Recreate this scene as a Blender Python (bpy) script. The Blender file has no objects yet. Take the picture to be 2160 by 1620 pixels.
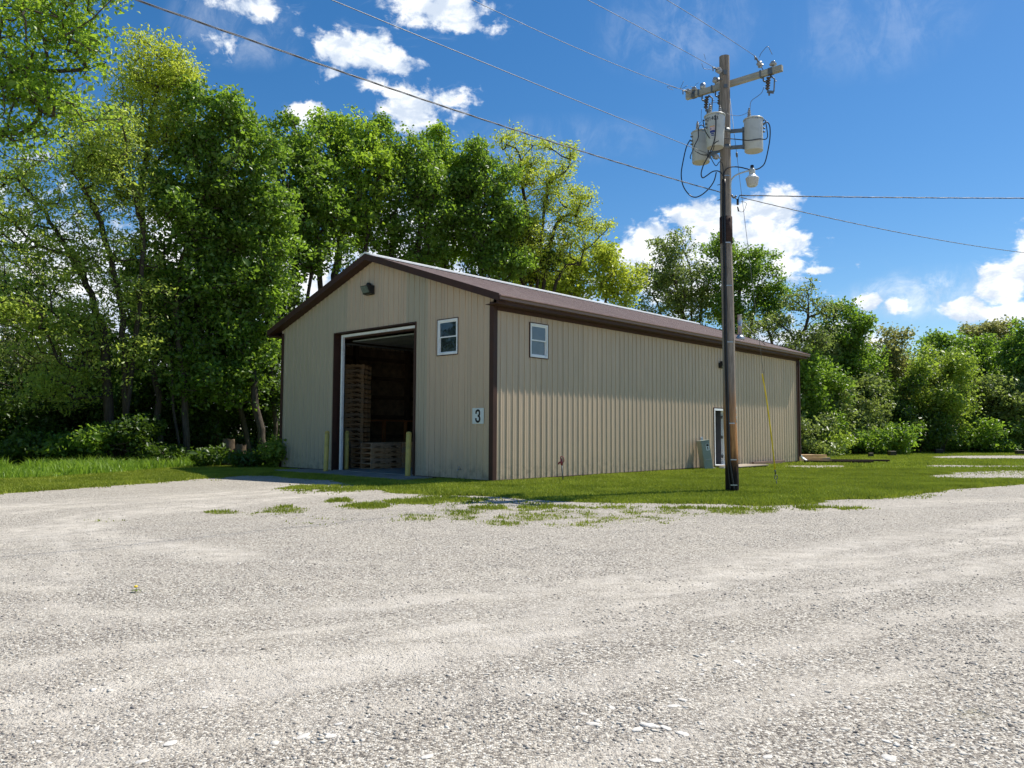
import bpy, math, random
import numpy as np
from mathutils import Vector, Matrix, Quaternion
random.seed(7)
R = math.radians
H = 1.3; FPX = 1620.0
PITCH, ROLL, TH = 0.060741, 0.0046998, 0.7448149
scene = bpy.context.scene
COL = scene.collection
# ---------------------------------------------------------------- camera maths
cF = np.array([0, math.cos(PITCH), math.sin(PITCH)]); _R = np.array([1., 0, 0]); _U = np.cross(_R, cF)
cR = _R*math.cos(ROLL)+_U*math.sin(ROLL); cU = -_R*math.sin(ROLL)+_U*math.cos(ROLL)
O = np.array([0, 0, H])
A = np.array([-.47047, 19.1657, 0]); D1 = np.array([math.sin(TH), math.cos(TH), 0]); D2 = np.array([-math.cos(TH), math.sin(TH), 0])
def ray(u, v): return cF + cR*(u-1080)/FPX - cU*(v-810)/FPX
def gnd(u, v, z=0.0):
    d = ray(u, v); return O + d*((z-H)/d[2])
def at(u, v, Y):
    d = ray(u, v); return O + d*(Y/d[1])
def onplane(u, v, P0, n):
    d = ray(u, v); return O + d*(((P0-O) @ n)/(d @ n))
def bl(x, y, z=0.0): return A + D1*x + D2*y + np.array([0, 0, z])
# ---------------------------------------------------------------- noise (numpy)
def _h(ix, iy, s):
    n = (ix*374761393 + iy*668265263 + s*1442695041) & 0xffffffff
    n = ((n ^ (n >> 13))*1274126177) & 0xffffffff
    n = (n ^ (n >> 16)) & 0xffff
    return n/65535.0
def vnoise(x, y, s=0):
    x = np.asarray(x, float); y = np.asarray(y, float)
    ix = np.floor(x).astype(np.int64); iy = np.floor(y).astype(np.int64)
    fx = x-ix; fy = y-iy; fx = fx*fx*(3-2*fx); fy = fy*fy*(3-2*fy)
    a = _h(ix, iy, s); b = _h(ix+1, iy, s); c = _h(ix, iy+1, s); d = _h(ix+1, iy+1, s)
    return (a*(1-fx)+b*fx)*(1-fy)+(c*(1-fx)+d*fx)*fy
def fbm(x, y, s=0, o=4):
    t = 0; a = .5
    for k in range(o):
        t = t + a*vnoise(x*2**k, y*2**k, s+k*17); a *= .5
    return t/(1-.5**o)
def sstep(a, b, x):
    t = np.clip((x-a)/(b-a), 0, 1); return t*t*(3-2*t)
def inpoly(x, y, poly):
    r = np.zeros(x.shape, bool); n = len(poly)
    for i in range(n):
        x1, y1 = poly[i]; x2, y2 = poly[(i+1) % n]
        c = ((y1 > y) != (y2 > y))
        with np.errstate(divide='ignore', invalid='ignore'):
            xx = (x2-x1)*(y-y1)/((y2-y1) if y2 != y1 else 1e-9)+x1
        r ^= c & (x < xx)
    return r
# ---------------------------------------------------------------- mesh helpers
def mesh_np(name, V, F, nper, attrs=None, smooth=False):
    me = bpy.data.meshes.new(name)
    V = np.asarray(V, np.float32); F = np.asarray(F, np.int32)
    me.vertices.add(len(V)); me.vertices.foreach_set('co', V.ravel())
    me.loops.add(F.size); me.loops.foreach_set('vertex_index', F.ravel())
    me.polygons.add(len(F))
    me.polygons.foreach_set('loop_start', np.arange(0, F.size, nper, dtype=np.int32))
    me.polygons.foreach_set('loop_total', np.full(len(F), nper, np.int32))
    if smooth: me.polygons.foreach_set('use_smooth', np.ones(len(F), bool))
    me.update(calc_edges=True)
    for k, a in (attrs or {}).items():
        at_ = me.attributes.new(k, 'FLOAT', 'POINT'); at_.data.foreach_set('value', np.asarray(a, np.float32))
    return me
def link(name, me, m, parent=None, loc=None, rot=None):
    o = bpy.data.objects.new(name, me); COL.objects.link(o)
    if m is not None and me is not None:
        for mm in (m if isinstance(m, (list, tuple)) else [m]): me.materials.append(mm)
    if parent is not None: o.parent = parent
    if loc is not None: o.location = loc
    if rot is not None: o.rotation_euler = rot
    return o
def empty(name, loc, rz=0):
    o = bpy.data.objects.new(name, None); COL.objects.link(o); o.empty_display_size = .3
    o.location = tuple(loc); o.rotation_euler = (0, 0, rz); return o
def tag(o, label=None, cat=None, group=None, kind=None):
    if label: o['label'] = label
    if cat: o['category'] = cat
    if group: o['group'] = group
    if kind: o['kind'] = kind
    return o
class MB:
    def __init__(s): s.v = []; s.f = []; s.sm = []; s.mi = []
    def add(s, V, F, sm=False, mi=0):
        n = len(s.v); s.v += [tuple(map(float, p)) for p in V]
        for f in F: s.f.append([n+i for i in f]); s.sm.append(sm); s.mi.append(mi)
        return s
    def box(s, x0, x1, y0, y1, z0, z1, mi=0, M=None):
        V = [(x, y, z) for z in (z0, z1) for y in (y0, y1) for x in (x0, x1)]
        if M is not None: V = [tuple(M @ Vector(p)) for p in V]
        return s.add(V, [(0, 2, 3, 1), (4, 5, 7, 6), (0, 1, 5, 4), (2, 6, 7, 3), (0, 4, 6, 2), (1, 3, 7, 5)], False, mi)
    def bar(s, a, b, w, h, up=(0, 0, 1), mi=0):
        a = Vector(a); b = Vector(b); d = (b-a).normalized(); x = d.cross(Vector(up))
        if x.length < 1e-4: x = d.cross(Vector((1, 0, 0)))
        x.normalize(); y = x.cross(d); V = []
        for p in (a, b):
            for sx, sy in ((-1, -1), (1, -1), (1, 1), (-1, 1)): V.append(p+x*sx*w/2+y*sy*h/2)
        return s.add(V, [(0, 1, 2, 3), (7, 6, 5, 4), (0, 4, 5, 1), (1, 5, 6, 2), (2, 6, 7, 3), (3, 7, 4, 0)], False, mi)
    def tube(s, pts, r, k=8, sm=True, cap=True, mi=0):
        pts = [Vector(map(float, p)) for p in pts]; n = len(pts)
        rs = list(r) if isinstance(r, (list, tuple, np.ndarray)) else [r]*n
        ref = None; V = []
        for i, p in enumerate(pts):
            d = (pts[min(i+1, n-1)]-pts[max(i-1, 0)]).normalized()
            if ref is None:
                ref = d.cross(Vector((0, 0, 1)))
                if ref.length < 1e-3: ref = Vector((1, 0, 0))
            x = (ref-d*ref.dot(d)).normalized(); ref = x; y = d.cross(x)
            for j in range(k):
                a = 2*math.pi*j/k; V.append(p+x*math.cos(a)*rs[i]+y*math.sin(a)*rs[i])
        F = [(i*k+j, i*k+(j+1) % k, (i+1)*k+(j+1) % k, (i+1)*k+j) for i in range(n-1) for j in range(k)]
        s.add(V, F, sm, mi)
        if cap:
            b = len(s.v)-n*k
            s.f.append([b+j for j in range(k)][::-1]); s.sm.append(False); s.mi.append(mi)
            s.f.append([b+(n-1)*k+j for j in range(k)]); s.sm.append(False); s.mi.append(mi)
        return s
    def lathe(s, prof, k=16, o=(0, 0, 0), axis=(0, 0, 1), sm=True, mi=0):
        q = Vector((0, 0, 1)).rotation_difference(Vector(axis).normalized()); o = Vector(map(float, o)); V = []
        for r, z in prof:
            for j in range(k):
                a = 2*math.pi*j/k; V.append(o+q @ Vector((r*math.cos(a), r*math.sin(a), z)))
        n = len(prof)
        F = [(i*k+j, i*k+(j+1) % k, (i+1)*k+(j+1) % k, (i+1)*k+j) for i in range(n-1) for j in range(k)]
        s.add(V, F, sm, mi); b = len(s.v)-n*k
        s.f.append([b+j for j in range(k)][::-1]); s.sm.append(False); s.mi.append(mi)
        s.f.append([b+(n-1)*k+j for j in range(k)]); s.sm.append(False); s.mi.append(mi)
        return s
    def quad(s, *p, mi=0): return s.add(p, [tuple(range(len(p)))], False, mi)
    def mesh(s, name):
        me = bpy.data.meshes.new(name); me.from_pydata(s.v, [], s.f)
        me.polygons.foreach_set('use_smooth', s.sm); me.polygons.foreach_set('material_index', s.mi); me.update(); return me
    def build(s, name, m, parent=None, loc=None, rot=None, bevel=0):
        o = link(name, s.mesh(name), m, parent, loc, rot)
        if bevel:
            b = o.modifiers.new('bevel', 'BEVEL'); b.width = bevel; b.segments = 2; b.limit_method = 'ANGLE'; b.angle_limit = R(40)
        return o
def smooth_path(pts, n=6):
    P = [np.array(p, float) for p in pts]; out = []
    for i in range(len(P)-1):
        p0 = P[max(i-1, 0)]; p1 = P[i]; p2 = P[i+1]; p3 = P[min(i+2, len(P)-1)]
        for k in range(n):
            t = k/n; out.append(.5*((2*p1)+(-p0+p2)*t+(2*p0-5*p1+4*p2-p3)*t*t+(-p0+3*p1-3*p2+p3)*t**3))
    out.append(P[-1]); return out
# ---------------------------------------------------------------- materials
def newmat(name):
    m = bpy.data.materials.new(name); m.use_nodes = True; nt = m.node_tree; nt.nodes.clear()
    return m, nt
class N:
    def __init__(s, nt): s.nt = nt
    def n(s, t, **kw):
        x = s.nt.nodes.new(t)
        for k, v in kw.items():
            if k.startswith('i_'): x.inputs[int(k[2:]) if k[2:].isdigit() else k[2:].replace('_', ' ')].default_value = v
            else: setattr(x, k, v)
        return x
    def l(s, a, b): s.nt.links.new(a, b); return b
    def noise(s, vec, scale, detail=4, rough=.55, dist=0):
        x = s.n('ShaderNodeTexNoise'); x.inputs['Scale'].default_value = scale; x.inputs['Detail'].default_value = detail
        x.inputs['Roughness'].default_value = rough; x.inputs['Distortion'].default_value = dist
        if vec is not None: s.l(vec, x.inputs['Vector'])
        return x.outputs['Fac']
    def ramp(s, fac, stops):
        x = s.n('ShaderNodeValToRGB'); e = x.color_ramp.elements
        while len(e) < len(stops): e.new(.5)
        for i, (p, c) in enumerate(stops): e[i].position = p; e[i].color = (c if len(c) == 4 else (*c, 1))
        s.l(fac, x.inputs[0]); return x.outputs[0]
    def mapr(s, v, a, b, c=0, d=1, smooth=True):
        x = s.n('ShaderNodeMapRange'); x.interpolation_type = 'SMOOTHSTEP' if smooth else 'LINEAR'
        for i, q in enumerate((a, b, c, d)): x.inputs[i+1].default_value = q
        s.l(v, x.inputs[0]); return x.outputs[0]
    def math(s, op, a, b=None, c=None):
        x = s.n('ShaderNodeMath', operation=op)
        for i, q in enumerate((a, b, c)):
            if q is None: continue
            if isinstance(q, (int, float)): x.inputs[i].default_value = q
            else: s.l(q, x.inputs[i])
        return x.outputs[0]
    def mix(s, f, a, b, mode='MIX'):
        x = s.n('ShaderNodeMix', data_type='RGBA', blend_type=mode)
        for i, q in ((0, f), (6, a), (7, b)):
            if isinstance(q, (int, float)): x.inputs[i].default_value = q
            elif isinstance(q, tuple): x.inputs[i].default_value = q if len(q) == 4 else (*q, 1)
            else: s.l(q, x.inputs[i])
        return x.outputs[2]
    def scale(s, vec, sc):
        x = s.n('ShaderNodeMapping'); x.inputs['Scale'].default_value = sc; s.l(vec, x.inputs[0]); return x.outputs[0]
    def attr(s, name): return s.n('ShaderNodeAttribute', attribute_name=name).outputs['Fac']
    def out(s, sh): s.l(sh, s.n('ShaderNodeOutputMaterial').inputs['Surface'])
    def pbsdf(s, col, rough=.6, metal=0, spec=.5, normal=None):
        x = s.n('ShaderNodeBsdfPrincipled')
        if isinstance(col, tuple): x.inputs['Base Color'].default_value = col if len(col) == 4 else (*col, 1)
        else: s.l(col, x.inputs['Base Color'])
        if isinstance(rough, (int, float)): x.inputs['Roughness'].default_value = rough
        else: s.l(rough, x.inputs['Roughness'])
        x.inputs['Metallic'].default_value = metal; x.inputs['Specular IOR Level'].default_value = spec
        if normal is not None: s.l(normal, x.inputs['Normal'])
        return x.outputs[0]
    def bump(s, h, strength=.3, dist=.01, normal=None):
        x = s.n('ShaderNodeBump'); x.inputs['Strength'].default_value = strength; x.inputs['Distance'].default_value = dist
        s.l(h, x.inputs['Height'])
        if normal is not None: s.l(normal, x.inputs['Normal'])
        return x.outputs[0]
def mat(name, c, rough=.6, metal=0, spec=.4, var=.25, sc=6, bump=.15, bsc=60, stretch=(1, 1, 1), dirt=None, dirt_amt=.4):
    m, nt = newmat(name); g = N(nt)
    co = g.n('ShaderNodeTexCoord').outputs['Object']; v = g.scale(co, stretch)
    n1 = g.noise(v, sc, 5); lo = tuple(x*(1-var) for x in c); hi = tuple(min(1, x*(1+var)) for x in c)
    col = g.ramp(n1, [(.3, lo), (.7, hi)])
    if dirt:
        d = g.mapr(g.noise(v, sc*.6, 6, .65), .5, .75, 0, dirt_amt); col = g.mix(d, col, dirt)
    nr = g.bump(g.noise(v, bsc, 3), bump, .004) if bump else None
    rr = g.mapr(n1, .3, .7, max(.02, rough-.08), min(1, rough+.08))
    g.out(g.pbsdf(col, rr, metal, spec, nr)); return m
M = {}
def wood(name, c1, c2, axis=0, sc=3):
    m, nt = newmat(name); g = N(nt); co = g.n('ShaderNodeTexCoord').outputs['Object']
    st = [9, 9, 9]; st[axis] = .6; v = g.scale(co, tuple(st))
    n = g.noise(v, sc, 6, .6, .6); n2 = g.noise(co, 1.5, 3)
    col = g.mix(g.mapr(n2, .3, .7, 0, .5), g.ramp(n, [(.3, c1), (.65, c2)]), tuple(x*.6 for x in c1))
    g.out(g.pbsdf(col, .8, 0, .2, g.bump(n, .4, .004))); return m
M['brown'] = mat('brown_trim_paint', (.062, .030, .022), .6, .0, .25, .2, 4, .05)
M['brown2'] = mat('brown_gutter_paint', (.20, .12, .095), .5, .0, .5, .15, 4, .05)
M['white'] = mat('white_vinyl', (.87, .88, .86), .4, 0, .5, .06, 5, .03, dirt=(.35, .33, .28), dirt_amt=.35)
M['galv'] = mat('galvanised_steel', (.42, .44, .45), .42, .75, .5, .18, 9, .05)
M['galvd'] = mat('dull_steel', (.16, .17, .17), .5, .6, .5, .2, 9, .05)
M['black'] = mat('black_rubber', (.012, .012, .014), .45, 0, .5, .2, 8, 0)
M['wire'] = mat('weathered_aluminium_wire', (.16, .165, .17), .5, .5, .5, .1, 8, 0)
M['can'] = mat('pale_grey_enamel', (.50, .52, .48), .34, 0, .5, .07, 3, .02, dirt=(.16, .15, .12), dirt_amt=.3)
M['canb'] = mat('cream_underside_enamel', (.50, .49, .44), .5, 0, .4, .08, 5, .02, dirt=(.2, .18, .14), dirt_amt=.3)
M['porc'] = mat('grey_porcelain', (.30, .31, .31), .22, 0, .6, .08, 10, 0)
M['porcd'] = mat('brown_porcelain', (.05, .035, .03), .2, 0, .6, .1, 10, 0)
M['yellow'] = mat('worn_yellow_paint', (.56, .43, .11), .55, 0, .4, .15, 5, .15, 40, dirt=(.18, .13, .06), dirt_amt=.7)
M['yellowp'] = mat('yellow_plastic', (.85, .60, .03), .4, 0, .5, .08, 5, 0)
M['red'] = mat('faded_red_paint', (.28, .03, .04), .4, 0, .5, .25, 12, .1)
M['green'] = mat('utility_green_paint', (.25, .295, .25), .4, 0, .5, .08, 3, .03, dirt=(.2, .2, .15), dirt_amt=.3)
M['dark'] = mat('bronze_lamp_housing', (.022, .022, .023), .4, .3, .5, .2, 8, .05)
M['greydoor'] = mat('grey_door_paint', (.10, .10, .115), .45, 0, .5, .1, 4, .03)
M['lens'] = mat('frosted_lens', (.60, .64, .64), .2, 0, .5, .05, 6, 0)
M['lens2'] = mat('dusty_lamp_glass', (.16, .19, .17), .15, 0, .6, .2, 14, 0)
M['arm'] = wood('weathered_crossarm_wood', (.33, .32, .265), (.50, .49, .41), 0)
M['pallet'] = wood('pallet_pine', (.40, .23, .11), (.75, .50, .28), 0)
M['pallet2'] = wood('pallet_pine_grey', (.36, .24, .14), (.62, .45, .30), 0)
M['tan'] = wood('new_lumber', (.52, .34, .17), (.74, .55, .32), 0)
M['greyboard'] = wood('grey_boards', (.30, .25, .19), (.52, .45, .35), 0)
M['darkboard'] = wood('dark_stained_boards', (.035, .022, .018), (.075, .045, .036), 0)
M['tie'] = wood('old_timber', (.03, .026, .02), (.08, .07, .05), 0)
M['osb'] = mat('plywood_lining', (.17, .12, .07), .8, 0, .2, .4, 5, .1, dirt=(.05, .04, .03), dirt_amt=.6)
M['girt'] = wood('rough_sawn_girts', (.07, .045, .025), (.13, .085, .05), 0)
M['shelf'] = wood('orange_shelf_board', (.30, .12, .04), (.40, .17, .06), 0)
M['concrete'] = mat('concrete', (.26, .25, .23), .85, 0, .25, .22, 2.2, .35, 45, dirt=(.12, .115, .1), dirt_amt=.6)
M['stone'] = mat('pale_limestone', (.62, .59, .53), .85, 0, .25, .2, 14, .4, 60)
M['stump'] = mat('weathered_stump', (.12, .09, .06), .9, 0, .1, .4, 9, .8, 25, dirt=(.25, .17, .05), dirt_amt=.5)
M['ink'] = mat('black_ink', (.008, .008, .009), .5, 0, .4, .1, 5, 0)
M['ring'] = mat('white_outline', (.85, .87, .86), .5, 0, .4, .03, 5, 0)
M['signp'] = mat('pale_blue_grey_sign', (.66, .72, .71), .4, 0, .5, .05, 6, 0)
M['orange'] = mat('orange_decal', (.75, .35, .03), .5, var=.03, bump=0)
M['pink'] = mat('pink_decal', (.62, .48, .48), .5, var=.03, bump=0)
M['blue'] = mat('blue_decal', (.03, .05, .22), .5, var=.05, bump=0)
M['soil'] = mat('rubble_stone', (.40, .38, .34), .9, 0, .2, .3, 20, .5)
# painted ribbed steel with two faded tints
def siding():
    m, nt = newmat('tan_ribbed_steel'); g = N(nt); co = g.n('ShaderNodeTexCoord').outputs['Object']
    t = g.attr('tint'); a = g.mix(t, (.60, .46, .315), (.47, .41, .29))
    st = g.noise(g.scale(co, (3, 3, .25)), 3, 5, .6); col = g.mix(g.mapr(st, .35, .7, 0, .22), a, (.37, .31, .235))
    z = g.n('ShaderNodeSeparateXYZ'); g.l(co, z.inputs[0])
    wn = g.n('ShaderNodeTexWhiteNoise', noise_dimensions='1D'); pu = g.math('DIVIDE', g.math('ADD', z.outputs[0], z.outputs[1]), .914); g.l(g.math('FLOOR', pu), wn.inputs['W'])
    col = g.mix(g.math('MULTIPLY', wn.outputs['Value'], .16), col, (.33, .29, .215))
    fr = g.math('FRACT', pu); col = g.mix(g.math('MULTIPLY', g.math('LESS_THAN', fr, .012), .6), col, (.16, .12, .09))
    drip = g.mapr(g.noise(g.scale(co, (14, 14, .5)), 2.0, 4, .6), .62, .75, 0, .3); col = g.mix(drip, col, (.28, .22, .16))
    sp = g.math('MULTIPLY', g.mapr(z.outputs[2], .75, .02, 0, 1), g.mapr(g.noise(co, 5, 6, .7), .42, .66, 0, .55))
    col = g.mix(sp, col, (.17, .15, .115))
    scr = g.mapr(g.noise(g.scale(co, (1, 1, 3)), 30, 2, .5), .74, .78, 0, .5); col = g.mix(scr, col, (.12, .09, .07))
    g.out(g.pbsdf(col, g.mapr(st, .3, .7, .38, .55), .0, .45, g.bump(g.noise(co, 2.2, 3), .12, .03))); return m
M['siding'] = siding()
def roofmat():
    m, nt = newmat('brown_ribbed_roof'); g = N(nt); co = g.n('ShaderNodeTexCoord').outputs['Object']
    n = g.noise(g.scale(co, (1, .35, 1)), 6, 6, .65)
    col = g.ramp(n, [(.3, (.17, .112, .092)), (.7, (.26, .19, .16))])
    g.out(g.pbsdf(col, .5, 0, .45, g.bump(g.noise(co, 40, 2), .15, .004))); return m
M['roof'] = roofmat()
def polemat():
    m, nt = newmat('weathered_pole_wood'); g = N(nt); co = g.n('ShaderNodeTexCoord').outputs['Object']
    z = g.n('ShaderNodeSeparateXYZ'); g.l(co, z.inputs[0]); Z = z.outputs[2]
    n = g.noise(g.scale(co, (14, 14, .7)), 3, 7, .65, .8); n2 = g.noise(g.scale(co, (3, 3, 1)), 2.2, 5, .6)
    col = g.ramp(n, [(.3, (.12, .095, .075)), (.5, (.26, .22, .175)), (.72, (.42, .365, .30))])
    zz = g.math('ADD', Z, g.math('MULTIPLY', g.math('SUBTRACT', n2, .5), 1.1))
    col = g.mix(g.mapr(zz, 2.7, 1.2, 0, .9), col, g.ramp(n, [(.3, (.24, .10, .032)), (.7, (.66, .31, .10))]))
    col = g.mix(g.mapr(zz, .95, .4, 0, 1), col, (.018, .014, .011))
    cr = g.mapr(g.noise(g.scale(co, (30, 30, .5)), 2, 3), .66, .72, 0, .8); col = g.mix(cr, col, (.03, .027, .024))
    kn = g.mapr(g.noise(g.scale(co, (7, 7, 3.2)), 1.3, 2), .70, .76, 0, .75); col = g.mix(kn, col, (.07, .05, .035))
    g.out(g.pbsdf(col, .85, 0, .2, g.bump(n, .6, .012))); return m
M['pole'] = polemat()
def bark(name, c1, c2):
    m, nt = newmat(name); g = N(nt); co = g.n('ShaderNodeTexCoord').outputs['Object']
    n = g.noise(g.scale(co, (9, 9, 1.6)), 2.2, 6, .65, .5); col = g.ramp(n, [(.3, c1), (.7, c2)])
    g.out(g.pbsdf(col, .9, 0, .15, g.bump(n, .8, .03))); return m
M['bark'] = bark('grey_brown_bark', (.045, .036, .027), (.13, .11, .085))
M['bark2'] = bark('dark_bark', (.03, .024, .018), (.09, .073, .054))
def leafmat(name, dk, lt, tr, amt=.42, spec=.35, rough=.42):
    m, nt = newmat(name); g = N(nt); v = g.attr('v')
    col = g.ramp(v, [(0, dk), (.5, tuple((a+b)/2 for a, b in zip(dk, lt))), (1, lt)])
    tc = g.mix(v, tuple(x*.7 for x in tr), tr)
    t = g.n('ShaderNodeBsdfTranslucent'); g.l(tc, t.inputs[0])
    mx = g.n('ShaderNodeMixShader'); mx.inputs[0].default_value = amt
    g.l(g.pbsdf(col, rough, 0, spec), mx.inputs[1]); g.l(t.outputs[0], mx.inputs[2]); g.out(mx.outputs[0]); return m
L = {
 'maple': leafmat('maple_leaves', (0.065, 0.125, 0.018), (0.195, 0.31, 0.05), (0.34, 0.55, 0.045), 0.47, .45, .4),
 'bright': leafmat('bright_maple_leaves', (0.11, 0.19, 0.022), (0.27, 0.41, 0.056), (0.48, 0.7, 0.05), 0.5, .45, .4),
 'locust': leafmat('locust_leaves', (0.22, 0.29, 0.055), (0.44, 0.54, 0.11), (0.64, 0.8, 0.11), 0.5, .45, .4),
 'yellow': leafmat('yellow_green_leaves', (0.27, 0.34, 0.04), (0.52, 0.6, 0.08), (0.74, 0.84, 0.08), 0.5, .45, .4),
 'olive': leafmat('olive_leaves', (0.11, 0.155, 0.045), (0.26, 0.32, 0.095), (0.37, 0.48, 0.09), 0.46, .45, .4),
 'brownish': leafmat('brownish_new_leaves', (0.17, 0.175, 0.06), (0.34, 0.34, 0.13), (0.46, 0.48, 0.13), 0.5, .45, .4),
 'fresh': leafmat('fresh_bush_leaves', (0.13, 0.2, 0.03), (0.3, 0.4, 0.07), (0.44, 0.6, 0.06), 0.46, .45, .4),
 'shade': leafmat('shade_darkened_understory_leaves', (0.035, 0.07, 0.012), (0.095, 0.165, 0.026), (0.16, 0.28, 0.022), 0.4, .45, .4),  # leaf green darkened to stand for the shade under the trees
 'grass': leafmat('lawn_blades', (.12, .18, .012), (.43, .47, .06), (.36, .44, .04), .3, .25, .5),
 'tall': leafmat('tall_grass_blades', (.11, .20, .025), (.27, .40, .055), (.38, .60, .05), .42, .3, .45),
}
# ================================================================= GROUND
lawn_edge = [(-900, 1170), (-300, 1078), (0, 1042), (150, 1031), (300, 1021), (420, 1011), (520, 1003), (575, 1004), (620, 1009), (700, 1014), (760, 1026), (830, 1040), (900, 1045), (1000, 1046), (1100, 1052), (1180, 1058), (1300, 1061), (1500, 1062), (1600, 1067), (1700, 1063), (1800, 1057), (1900, 1049), (1950, 1041), (2020, 1032), (2160, 1022), (2500, 1010), (3200, 1000)]
LAWN = [tuple(gnd(u, v)[:2]) for u, v in lawn_edge] + [(140., 40.), (140., 300.), (-140., 300.), (-140., 10.)]
patches_gravel = [((2160, 1001), (170, 9), .62), ((2060, 1006), (110, 5), .6), ((2130, 964.5), (160, 3.2), 1.0), ((1830, 1057), (90, 4), .9), ((2000, 983), (50, 2.), .5), ((2100, 984), (90, 1.5), .6), ((1720, 984), (60, 2.5), .45)]
patches_grass = [((470, 1079), (32, 3.2), 0.89), ((600, 1073), (55, 7), 0.84), ((560, 1082), (60, 4), 0.54), ((712, 1057), (34, 3.5), 1.00), ((765, 1068), (50, 5), 0.99), ((850, 1058), (60, 5), 0.84), ((940, 1056), (90, 8), 0.79), ((880, 1090), (120, 12), 0.47), ((1090, 1083), (180, 20), 0.54), ((1200, 1098), (120, 12), 0.52), ((1330, 1082), (140, 16), 0.52), ((1060, 1103), (70, 7), 0.64), ((700, 1030), (90, 8), 0.64), ((230, 1096), (60, 6), 0.42), ((1480, 1075), (180, 8), 0.64), ((1700, 1072), (130, 6), 0.54), ((60, 1168), (16, 4), 0.49), ((2060, 1500), (120, 25), 0.36), ((700, 1100), (130, 14), 0.34)]
def ell(c, rr, x, y):
    p = gnd(*c); a = gnd(c[0]+rr[0], c[1]); b = gnd(c[0], c[1]-rr[1]); ux = a[:2]-p[:2]; uy = b[:2]-p[:2]
    det = ux[0]*uy[1]-ux[1]*uy[0]; dx = x-p[0]; dy = y-p[1]
    s = (dx*uy[1]-dy*uy[0])/det; t = (ux[0]*dy-ux[1]*dx)/det
    return s*s+t*t
def grass_mask(x, y, main=False):
    g = 0
    for k, amp in enumerate((.10, .22, .4, .65)):
        wx = (fbm(x*1.7+k*9, y*1.7, 11+k)-.5)*2*amp; wy = (fbm(x*1.7, y*1.7+k*7, 31+k)-.5)*2*amp
        g = g+inpoly(x+wx, y+wy, LAWN)*.25
    n = fbm(x*1.3, y*1.3, 5, 5); n2 = fbm(x*5, y*5, 77, 3)
    for c, rr, w in patches_gravel:
        e = ell(c, rr, x, y); g = g*(1-w*sstep(1.35, .6, e+(n-.5)*1.6))
    if main: return g
    f1 = inpoly(x+(fbm(x*1.1, y*1.1, 131)-.5)*2.6, y+(fbm(x*1.1, y*1.1, 141)-.5)*2.6, LAWN)*1.+inpoly(x+(fbm(x*2.1, y*2.1, 151)-.5)*2.2, y-.35+(fbm(x*2.1, y*2.1, 161)-.5)*2.2, LAWN)*1.
    g = np.maximum(g, .22*f1*sstep(.42, .62, fbm(x*3.2, y*3.2, 171, 4)))
    n3 = fbm(x*2.6+5, y*2.6, 91, 4)
    for c, rr, w in patches_grass:
        e = ell(c, rr, x, y); q = sstep(1.7, .0, e+(n-.5)*2.2+(n3-.5)*2.4)*sstep(.62-.45*w, .86-.45*w, n2*.5+n3*.5)
        g = np.maximum(g, q*min(1, w*1.6))
    for c, rr, w in patches_gravel:
        e = ell(c, rr, x, y); g = g*(1-w*sstep(1.25, .5, e+(n-.5)*1.2))
    return g
tracks_px = [  # wheel paths over the lot: photographed points on the ground, half width in metres, strength
    ([(-200, 1100), (0, 1075), (150, 1062), (400, 1048), (600, 1033), (770, 1016)], .75, 1.),
    ([(150, 1215), (110, 1170), (105, 1130), (165, 1095), (330, 1071), (560, 1056), (700, 1040)], .45, 1.),
    ([(480, 1170), (330, 1145), (235, 1120), (215, 1100), (290, 1082), (450, 1068)], .3, .9),
    ([(-100, 1320), (150, 1305), (420, 1285), (700, 1262)], .22, .35), ([(60, 1215), (330, 1205), (640, 1220), (900, 1222), (1150, 1200)], .2, .5),
    ([(-100, 1440), (150, 1405), (450, 1372), (700, 1343), (1000, 1302), (1300, 1262), (1700, 1198), (2160, 1125), (2700, 1060)], .30, 1.),
    ([(-100, 1520), (0, 1500), (400, 1445), (800, 1385), (1200, 1330), (1600, 1268), (2160, 1182), (2700, 1105)], .26, .8),
    ([(700, 1290), (900, 1262), (1300, 1222), (1700, 1166), (2160, 1098), (2500, 1065)], .24, .7),
    ([(0, 1600), (200, 1562), (700, 1508), (1200, 1436), (1700, 1342), (2160, 1262), (2500, 1210)], .2, .55),
    ([(1000, 1680), (1200, 1615), (1500, 1520), (1900, 1410), (2160, 1345)], .18, .45),
    ([(1080, 1330), (1250, 1270), (1420, 1212), (1600, 1178), (1900, 1130), (2200, 1085)], .3, .6),
    ([(100, 1270), (180, 1282), (300, 1290)], .16, .9), ([(1700, 1075), (1900, 1062), (2160, 1052)], .4, .5)]
tracks = []
for pl, w_, s_ in tracks_px:
    P = smooth_path([tuple(gnd(*q)) for q in pl], 4); tracks.append(([(p[0], p[1]) for p in P], w_, s_))
def segdist(x, y, pl):
    d = np.full(x.shape, 1e9); al = np.zeros(x.shape); L0 = 0
    for (x1, y1), (x2, y2) in zip(pl[:-1], pl[1:]):
        dx, dy = x2-x1, y2-y1; l2 = dx*dx+dy*dy+1e-9; t = np.clip(((x-x1)*dx+(y-y1)*dy)/l2, 0, 1); l = math.sqrt(l2)
        q = np.hypot(x-x1-t*dx, y-y1-t*dy); sg = np.sign((x-x1)*dy-(y-y1)*dx); m = q < np.abs(d)
        d = np.where(m, q*np.where(sg == 0, 1, sg), d); al = np.where(m, L0+t*l, al); L0 += l
    return d, al
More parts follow.
